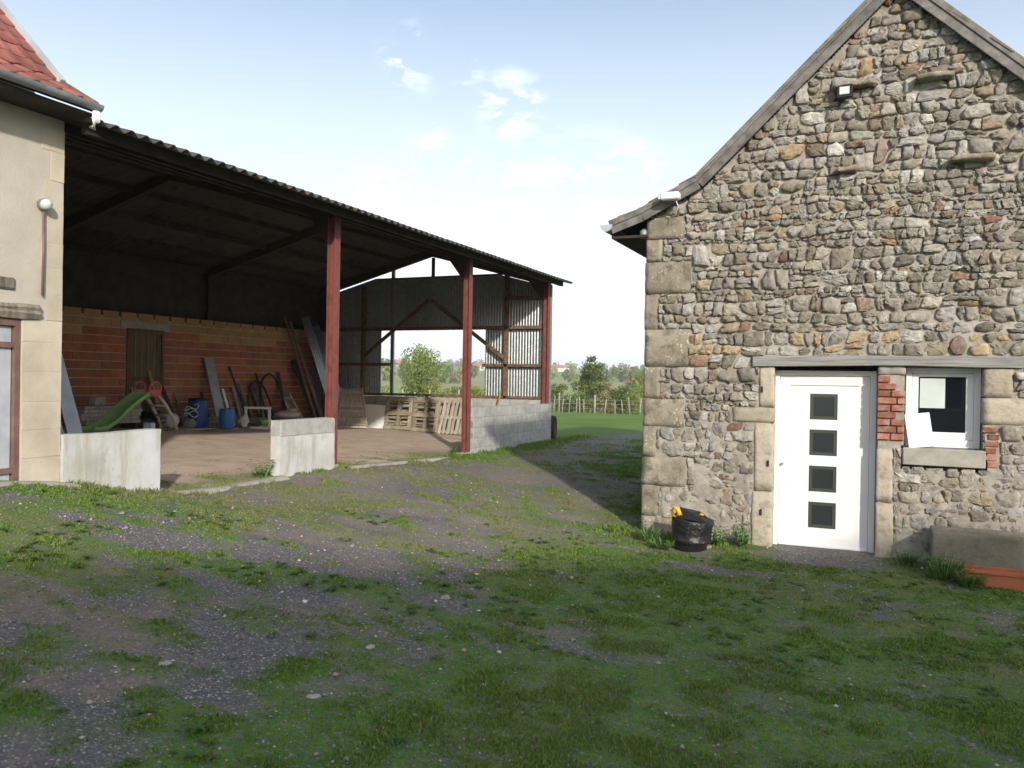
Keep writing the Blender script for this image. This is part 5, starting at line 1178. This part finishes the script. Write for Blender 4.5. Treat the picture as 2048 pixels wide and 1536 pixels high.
for dx, dy, k in FP:
    x, y = at(dx, dy, 44.5); z = gz(x, y); hgt = 1.12 if k else .85; hgt += random.uniform(-.12, .15); w = .055 if k else .035; tx = random.uniform(-.11, .11)
    MB().tube([(x, y, z-.2), (x+tx*.5, y, z+hgt*.5), (x+tx, y, z+hgt)], [w, w*.95, w*.8], 7).build('post', M['post_grey_wood'], fc, FB); tops.append((x+tx, y, z))
for hz in (.35, .6, .8): MB().tube([(p[0], p[1], p[2]+hz) for p in tops], .008, 5).build('wire', M['grey_metal'], fc, FB)
# far woods along the hedgerows and the crest
rg = np.random.default_rng(90); TP = []
bear0 = math.atan2(.93, -.40)
for k in range(46):
    R_ = rg.uniform(330, 1500); b = bear0+rg.uniform(-.75, .75); x, y = R_*math.cos(b), R_*math.sin(b); hd = b+math.pi/2+rg.normal(0, .35); nT = int(rg.integers(8, 26))
    for q in range(nT): TP.append((x+math.cos(hd)*q*rg.uniform(5, 11), y+math.sin(hd)*q*9, rg.uniform(4, 9)))
for k in range(420): R_ = rg.uniform(1080, 1700); b = bear0+rg.uniform(-.75, .75); TP.append((R_*math.cos(b), R_*math.sin(b), rg.uniform(7, 13)))
for k in range(160): R_ = rg.uniform(300, 1500); b = rg.uniform(0, 2*math.pi); TP.append((R_*math.cos(b), R_*math.sin(b), rg.uniform(5, 11)))
TP = np.array(TP); tz = ground(TP[:, 0], TP[:, 1]); nq = 46; n = len(TP)
d = rg.normal(size=(n, nq, 3)); d /= np.linalg.norm(d, axis=2)[..., None]; hh = TP[:, 2]; rad = hh[:, None]*.42*rg.uniform(.45, 1.05, (n, nq))
P = np.stack([TP[:, 0:1]+d[..., 0]*rad, TP[:, 1:2]+d[..., 1]*rad, (tz+hh*.5)[:, None]+d[..., 2]*rad*1.15], 2).reshape(-1, 3)
pal = np.array(G2+G2+G3+G1); c = np.repeat(pal[rg.integers(0, len(pal), n)], nq, 0)*rg.uniform(.7, 1.3, n*nq)[:, None]
V, F, C = leaf_cloud(P, d.reshape(-1, 3), np.repeat(hh, nq)[:, None]*.34, c, rg, .8)
tag(link(bpy.data.objects.new('woodland', npmesh('woodland', V, F, M['leaf'], C))), 'far hedgerow trees and woods on the opposite slope', 'woodland', kind='stuff')
for k, (dx, dy, R_, rz, lb) in enumerate(((-.4425, .8967, 820, .3, 'white farmhouse with red roof on the far slope, behind the barn'), (-.3572, .934, 900, -.2, 'tiny white house on the far slope right of the barn corner'), (-.3475, .9377, 930, .5, 'second tiny house on the far slope, nearer the tall hedge tree'), (-.528, .849, 980, .1, 'far white house left of the light green tree'))):
    x, y = at(dx, dy, R_); o = empty('far_house', (x, y, gz(x, y)), rz, lb, 'house', 'houses on the far slope')
    MB().box((-6, -4, -1), (6, 4, 4.5)).build('wall', M['far_white'], o); MB().prism([(-4.5, 4.4), (0, 7.6), (4.5, 4.4)], (-6.4, 6.4), Matrix.Rotation(math.pi/2, 4, 'Z')).build('roof', M['far_roof'], o)
    for q in (-3, 0, 3): MB().box((q-.6, -4.06, 1.2), (q+.6, -4.005, 2.8)).build('window', M['lamp_black'], o)

# ------------------------------------------------------------------ yard: grass, pebbles, weeds
rg = np.random.default_rng(4)
def sample(n, r0, r1, pw=1.0):
    r_ = (rg.uniform(r0**pw, r1**pw, n))**(1/pw); b = rg.uniform(bear0-.66, bear0+.66, n)-0.0; return r_*np.cos(b), r_*np.sin(b), r_
def surf(x, y): g, l = grassmask(x, y); ibn = inbarn(x, y); return ground(x, y)+micro(x, y)*(1-.5*ibn)+g*(1-ibn)*.018, g
hb_ = lambda x, y: (x > HX0-.02) & (x < HX1+.1) & (y > W-.02)
x, y, r_ = sample(760000, 2.6, 15.5, 1.2); g, l = grassmask(x, y); tuft = fbm(x*4.5, y*4.5, 71, 3)
ok = (rg.uniform(0, 1, len(x)) < np.clip(g*1.05-.04, 0, 1)*(.30+.7*sstep(.40, .66, tuft))) & ~hb_(x, y)
x, y, r_, g, tuft = x[ok], y[ok], r_[ok], g[ok], tuft[ok]; z, _ = surf(x, y); n = len(x)
hgt = (.006+.016*rg.uniform(0, 1, n)**1.7)*(.55+.9*sstep(.42, .75, tuft)); edge = np.exp(-((x+2.75)/.35)**2)*(y > 8.9)+np.exp(-((y-9.62)/.12)**2)*(x > -2.6)+np.exp(-((x+7.0)/.3)**2)*(y > 5.5); hgt *= 1+1.6*np.clip(edge, 0, 1)
wd_ = (.0022+.0005*r_)*rg.uniform(.7, 1.3, n); a = rg.uniform(0, 2*np.pi, n); tl = rg.uniform(.15, .9, n)*hgt; b = rg.uniform(0, 2*np.pi, n)
base = np.stack([x, y, z-.006], 1); sdv = np.stack([np.cos(a)*wd_, np.sin(a)*wd_, np.zeros(n)], 1); tip = base+np.stack([np.cos(b)*tl, np.sin(b)*tl, hgt+.006], 1); mid = base*.5+tip*.5+np.stack([-np.cos(b)*tl*.18, -np.sin(b)*tl*.18, hgt*.12], 1)
V = np.stack([base-sdv, base+sdv, mid+sdv*.8, tip, mid-sdv*.8], 1).reshape(-1, 3); i5 = np.arange(n)[:, None]*5
F = np.concatenate([i5+np.array([[0, 1, 2]]), i5+np.array([[0, 2, 4]]), i5+np.array([[4, 2, 3]])], 0)
pal = np.array([(.10, .19, .026), (.13, .22, .034), (.165, .23, .055), (.08, .155, .024), (.22, .20, .09)]); pk = rg.choice(5, n, p=[.3, .28, .18, .17, .07]); dry = np.clip(.5*sstep(.52, .70, fbm(x*.7, y*.7, 81, 3))+1.2*sstep(4.8, 6.4, y)*sstep(-2.6, -3.8, x)*sstep(14, 12, y)*sstep(.25, .5, fbm(x*1.5, y*1.5, 83, 3)), 0, 1.3)
c = pal[pk]*rg.uniform(.85, 1.35, n)[:, None]; c = c*(1-.45*dry[:, None])+np.array([[.235, .205, .11]])*.45*dry[:, None]
tag(link(bpy.data.objects.new('grass', npmesh('grass', V, F, M['grass_blade'], np.repeat(c, 5, 0), False, True))), 'short patchy grass growing through the gravel yard', 'grass', kind='stuff')
# taller grass along the block wall and beside the house, farther off
x = rg.uniform(-7.2, -2.5, 90000); y = rg.uniform(13.0, 20.5, 90000); g, l = grassmask(x, y); tuft = fbm(x*3.5, y*3.5, 72, 3); ok = (rg.uniform(0, 1, len(x)) < g*sstep(.35, .55, tuft)) & ~hb_(x, y)
x, y, tuft = x[ok], y[ok], tuft[ok]; z, _ = surf(x, y); n = len(x); hgt = (.015+.05*rg.uniform(0, 1, n)**1.5)*(.6+1.3*np.exp(-((x+6.95)/.3)**2)); wd_ = .009*rg.uniform(.7, 1.3, n); a = rg.uniform(0, 2*np.pi, n); b = rg.uniform(0, 2*np.pi, n); tl = rg.uniform(.2, .9, n)*hgt
base = np.stack([x, y, z-.006], 1); sdv = np.stack([np.cos(a)*wd_, np.sin(a)*wd_, np.zeros(n)], 1); tip = base+np.stack([np.cos(b)*tl, np.sin(b)*tl, hgt+.006], 1)
V = np.stack([base-sdv, base+sdv, tip], 1).reshape(-1, 3); F = np.arange(n*3).reshape(-1, 3); c = pal[rg.choice(5, n, p=[.32, .3, .18, .17, .03])]*rg.uniform(.85, 1.35, n)[:, None]
tag(link(bpy.data.objects.new('verge_grass', npmesh('verge_grass', V, F, M['grass_blade'], np.repeat(c, 3, 0), False, True))), 'longer grass along the block wall and the track edges', 'grass', kind='stuff')
# pebbles
x, y, r_ = sample(60000, 2.6, 14, 1.0); g, l = grassmask(x, y); ibn = inbarn(x, y); ok = (rg.uniform(0, 1, len(x)) < (1-.8*g)*(.25+.75*sstep(.4, .6, fbm(x*1.3, y*1.3, 91, 3)))*(1-.8*ibn)) & ~hb_(x, y)
x, y, r_ = x[ok], y[ok], r_[ok]; z, _ = surf(x, y); n = len(x); s = np.clip(rg.lognormal(math.log(.0058), .5, n), .003, .034)
o6 = np.array([(1, 0, 0), (0, 1, 0), (-1, 0, 0), (0, -1, 0), (0, 0, .6), (0, 0, -.6)]); sh = o6[None]*s[:, None, None]*rg.uniform(.6, 1.35, (n, 6, 1)); a = rg.uniform(0, 6.28, n); ca, sa_ = np.cos(a)[:, None], np.sin(a)[:, None]
V = np.stack([x[:, None]+sh[..., 0]*ca-sh[..., 1]*sa_, y[:, None]+sh[..., 0]*sa_+sh[..., 1]*ca, z[:, None]+sh[..., 2]+s[:, None]*.25], 2).reshape(-1, 3)
F = (np.arange(n)[:, None, None]*6+np.array([(0, 1, 4), (1, 2, 4), (2, 3, 4), (3, 0, 4), (1, 0, 5), (2, 1, 5), (3, 2, 5), (0, 3, 5)])[None]).reshape(-1, 3)
pal = np.array([(.15, .15, .165), (.22, .215, .225), (.36, .28, .25), (.50, .47, .44), (.30, .22, .19), (.11, .11, .12)]); c = pal[rg.choice(6, n, p=[.27, .22, .2, .09, .12, .1])]*rg.uniform(.8, 1.2, n)[:, None]
tag(link(bpy.data.objects.new('gravel', npmesh('gravel', V, F, M['pebble'], np.repeat(c, 6, 0), False, True))), 'loose grey and pinkish gravel on the yard', 'gravel', kind='stuff')
# broad-leaved weeds
def rosette(P_, F_, C_, x, y, z, nlf, L_, rgx, up_=.35, col=(.09, .16, .03)):
    for k in range(nlf):
        a = 2*math.pi*k/nlf+rgx.uniform(-.3, .3); l = L_*rgx.uniform(.6, 1.15); e = up_*rgx.uniform(.4, 1.3); ca, sa = math.cos(a), math.sin(a); w = l*rgx.uniform(.16, .26); b = len(P_); cc = [q*rgx.uniform(.7, 1.35) for q in col]
        for t_, ww, zz_ in ((0, .15, 0), (.45, 1, .75), (1, .05, .55)): 
            cx, cy = x+ca*l*t_, y+sa*l*t_
            P_.append((cx-sa*w*ww, cy+ca*w*ww, z+e*l*zz_)); P_.append((cx+sa*w*ww, cy-ca*w*ww, z+e*l*zz_)); C_ += [cc, cc]
        F_ += [(b, b+1, b+3, b+2), (b+2, b+3, b+5, b+4)]
rgx = random.Random(8); P_, F_, C_ = [], [], []
x, y, r_ = sample(2600, 2.8, 9.5); g, l = grassmask(x, y); cl = fbm(x*1.6, y*1.6, 95, 3)
for i in range(len(x)):
    if g[i] < .4 or cl[i] < .53 or hb_(x[i], y[i]): continue
    z = float(surf(x[i], y[i])[0]); rosette(P_, F_, C_, x[i], y[i], z, rgx.randint(5, 8), rgx.uniform(.025, .07), rgx, .5)
tag(link(bpy.data.objects.new('ground_weeds', npmesh('ground_weeds', P_, F_, M['leaf'], np.array(C_)))), 'clover and small broad-leaved weeds scattered in the grass', 'weeds', kind='stuff')
def plant(name, x, y, h, sp, nst, label, seed, col=(.10, .20, .035), ll=.07, group=None):
    rgp = random.Random(seed); z = float(surf(np.array(x), np.array(y))[0]); o = empty(name, (x, y, z), 0, label, 'plant', group); st = MB(); P2, F2, C2 = [], [], []
    for k in range(nst):
        a = rgp.uniform(0, 6.28); q = sp*math.sqrt(rgp.random()); bx_, by_ = q*.35*math.cos(a), q*.35*math.sin(a); tx, ty, tz_ = q*math.cos(a), q*math.sin(a), h*rgp.uniform(.5, 1.05)
        st.tube([(bx_, by_, -.01), ((bx_+tx)/2, (by_+ty)/2, tz_*.55), (tx, ty, tz_)], [.004, .003, .0015], 5)
        for j in range(5):
            f = .3+.7*j/4; rosette(P2, F2, C2, bx_+(tx-bx_)*f, by_+(ty-by_)*f, tz_*f*.98, 3, ll*(1.15-.4*f), rgp, .25, col)
    st.build('stem', M['bark'], o).data.materials[0] = M['green_slide']; link(bpy.data.objects.new('foliage', npmesh('foliage', P2, F2, M['leaf'], np.array(C2))), o)
plant('weed_clump', -2.36, 9.22, .20, .20, 16, 'bright nettle clump left of the black bin', 31)
plant('weed_clump', -2.15, 8.95, .14, .18, 14, 'low clump of weeds in front left of the black bin', 32)
plant('weed_clump', -1.58, 9.40, .26, .13, 12, 'green weeds growing between the black bin and the wall', 33, (.085, .17, .035))
plant('weed_clump', -1.33, 9.52, .24, .14, 14, 'leafy weed clump at the left foot of the door jamb', 34)
plant('weed_clump', .62, 9.02, .24, .20, 18, 'tall weeds at the left end of the stone trough', 35, ll=.085)
plant('weed_clump', .84, 8.90, .17, .16, 14, 'bright weeds in front of the terracotta planter end', 36, ll=.08)
plant('weed_clump', .33, 9.40, .15, .12, 10, 'small weeds right of the door at the wall foot', 37, ll=.08)
plant('weed_clump', -7.30, 8.42, .24, .18, 14, 'weed clump left of the second low wall', 38, (.075, .15, .03))
plant('weed_clump', -7.42, 13.85, .22, .20, 14, 'weed clump beside the foot of the second red post', 39, (.075, .15, .03))
# dandelion
dx_, dy_ = -2.98, 6.04; dz_ = float(surf(np.array(dx_), np.array(dy_))[0]); dn = empty('dandelion', (dx_, dy_, dz_), 0, 'single yellow dandelion flower in the middle of the yard', 'flower')
MB().tube([(0, 0, -.01), (.004, 0, .03), (.0, .004, .055)], .0025, 6).build('stem', M['green_slide'], dn); MB().lathe([(0, .052), (.012, .054), (.021, .062), (.016, .068), (0, .07)], 14).build('flower_head', M['yellow_plastic'], dn)
P2, F2, C2 = [], [], []; rosette(P2, F2, C2, 0, 0, .0, 7, .07, random.Random(3), .2); link(bpy.data.objects.new('leaves', npmesh('leaves', P2, F2, M['leaf'], np.array(C2))), dn)
# a few larger loose stones
for k, (px_, py_, s, m, lb) in enumerate(((-2.93, 5.42, .05, 'sandstone', 'flat ochre stone lying below the dandelion'), (-3.35, 3.15, .045, 'concrete_block', 'pale stone near the lower left corner of the yard'), (-2.55, 3.35, .04, 'concrete_block', 'pale grey stone in the left foreground gravel'), (-2.75, 4.15, .035, 'concrete_block', 'small whitish stone in the left middle gravel'), (-1.72, 9.22, .09, 'sandstone', 'ochre stone at the wall foot right of the black bin'), (-3.55, 4.55, .03, 'white_board', 'small white stone far left in the gravel'))):
    z = float(surf(np.array(px_), np.array(py_))[0]); mb = MB(); vs = []; fs = []; n, m_ = 9, 5; rgq = random.Random(40+k)
    for j in range(m_+1):
        for i in range(n): a = 2*math.pi*i/n; q = math.sin(math.pi*j/m_)**.6*rgq.uniform(.8, 1.15); vs.append((s*.95*q*math.cos(a)+s*.2*(rgq.random()-.5), s*.7*q*math.sin(a), s*.28*(1-math.cos(math.pi*j/m_))*rgq.uniform(.8, 1.15)-s*.2))
    for j in range(m_):
        for i in range(n): fs.append((j*n+i, j*n+(i+1) % n, (j+1)*n+(i+1) % n, (j+1)*n+i))
    o = mb.add(vs, fs, False).build('loose_stone', M[m]); o.location = (px_, py_, z); o.rotation_euler = (0, 0, rgq.uniform(0, 3)); tag(o, lb, 'stone', 'loose stones in the yard')

# ------------------------------------------------------------------ air
hz = MB().box((-2700, -2700, -12), (2700, 2700, 75)).build('haze', M['paper']); hz.data.materials.clear(); tag(hz, kind='stuff')
hm = bpy.data.materials.new('haze_air'); hm.use_nodes = True; hn = hm.node_tree; hn.nodes.clear(); ho = hn.nodes.new('ShaderNodeOutputMaterial'); pv = hn.nodes.new('ShaderNodeVolumePrincipled')
pv.inputs['Color'].default_value = (.96, .98, 1, 1); pv.inputs['Density'].default_value = .00040; pv.inputs['Anisotropy'].default_value = .0; hn.links.new(pv.outputs[0], ho.inputs['Volume']); hz.data.materials.append(hm)
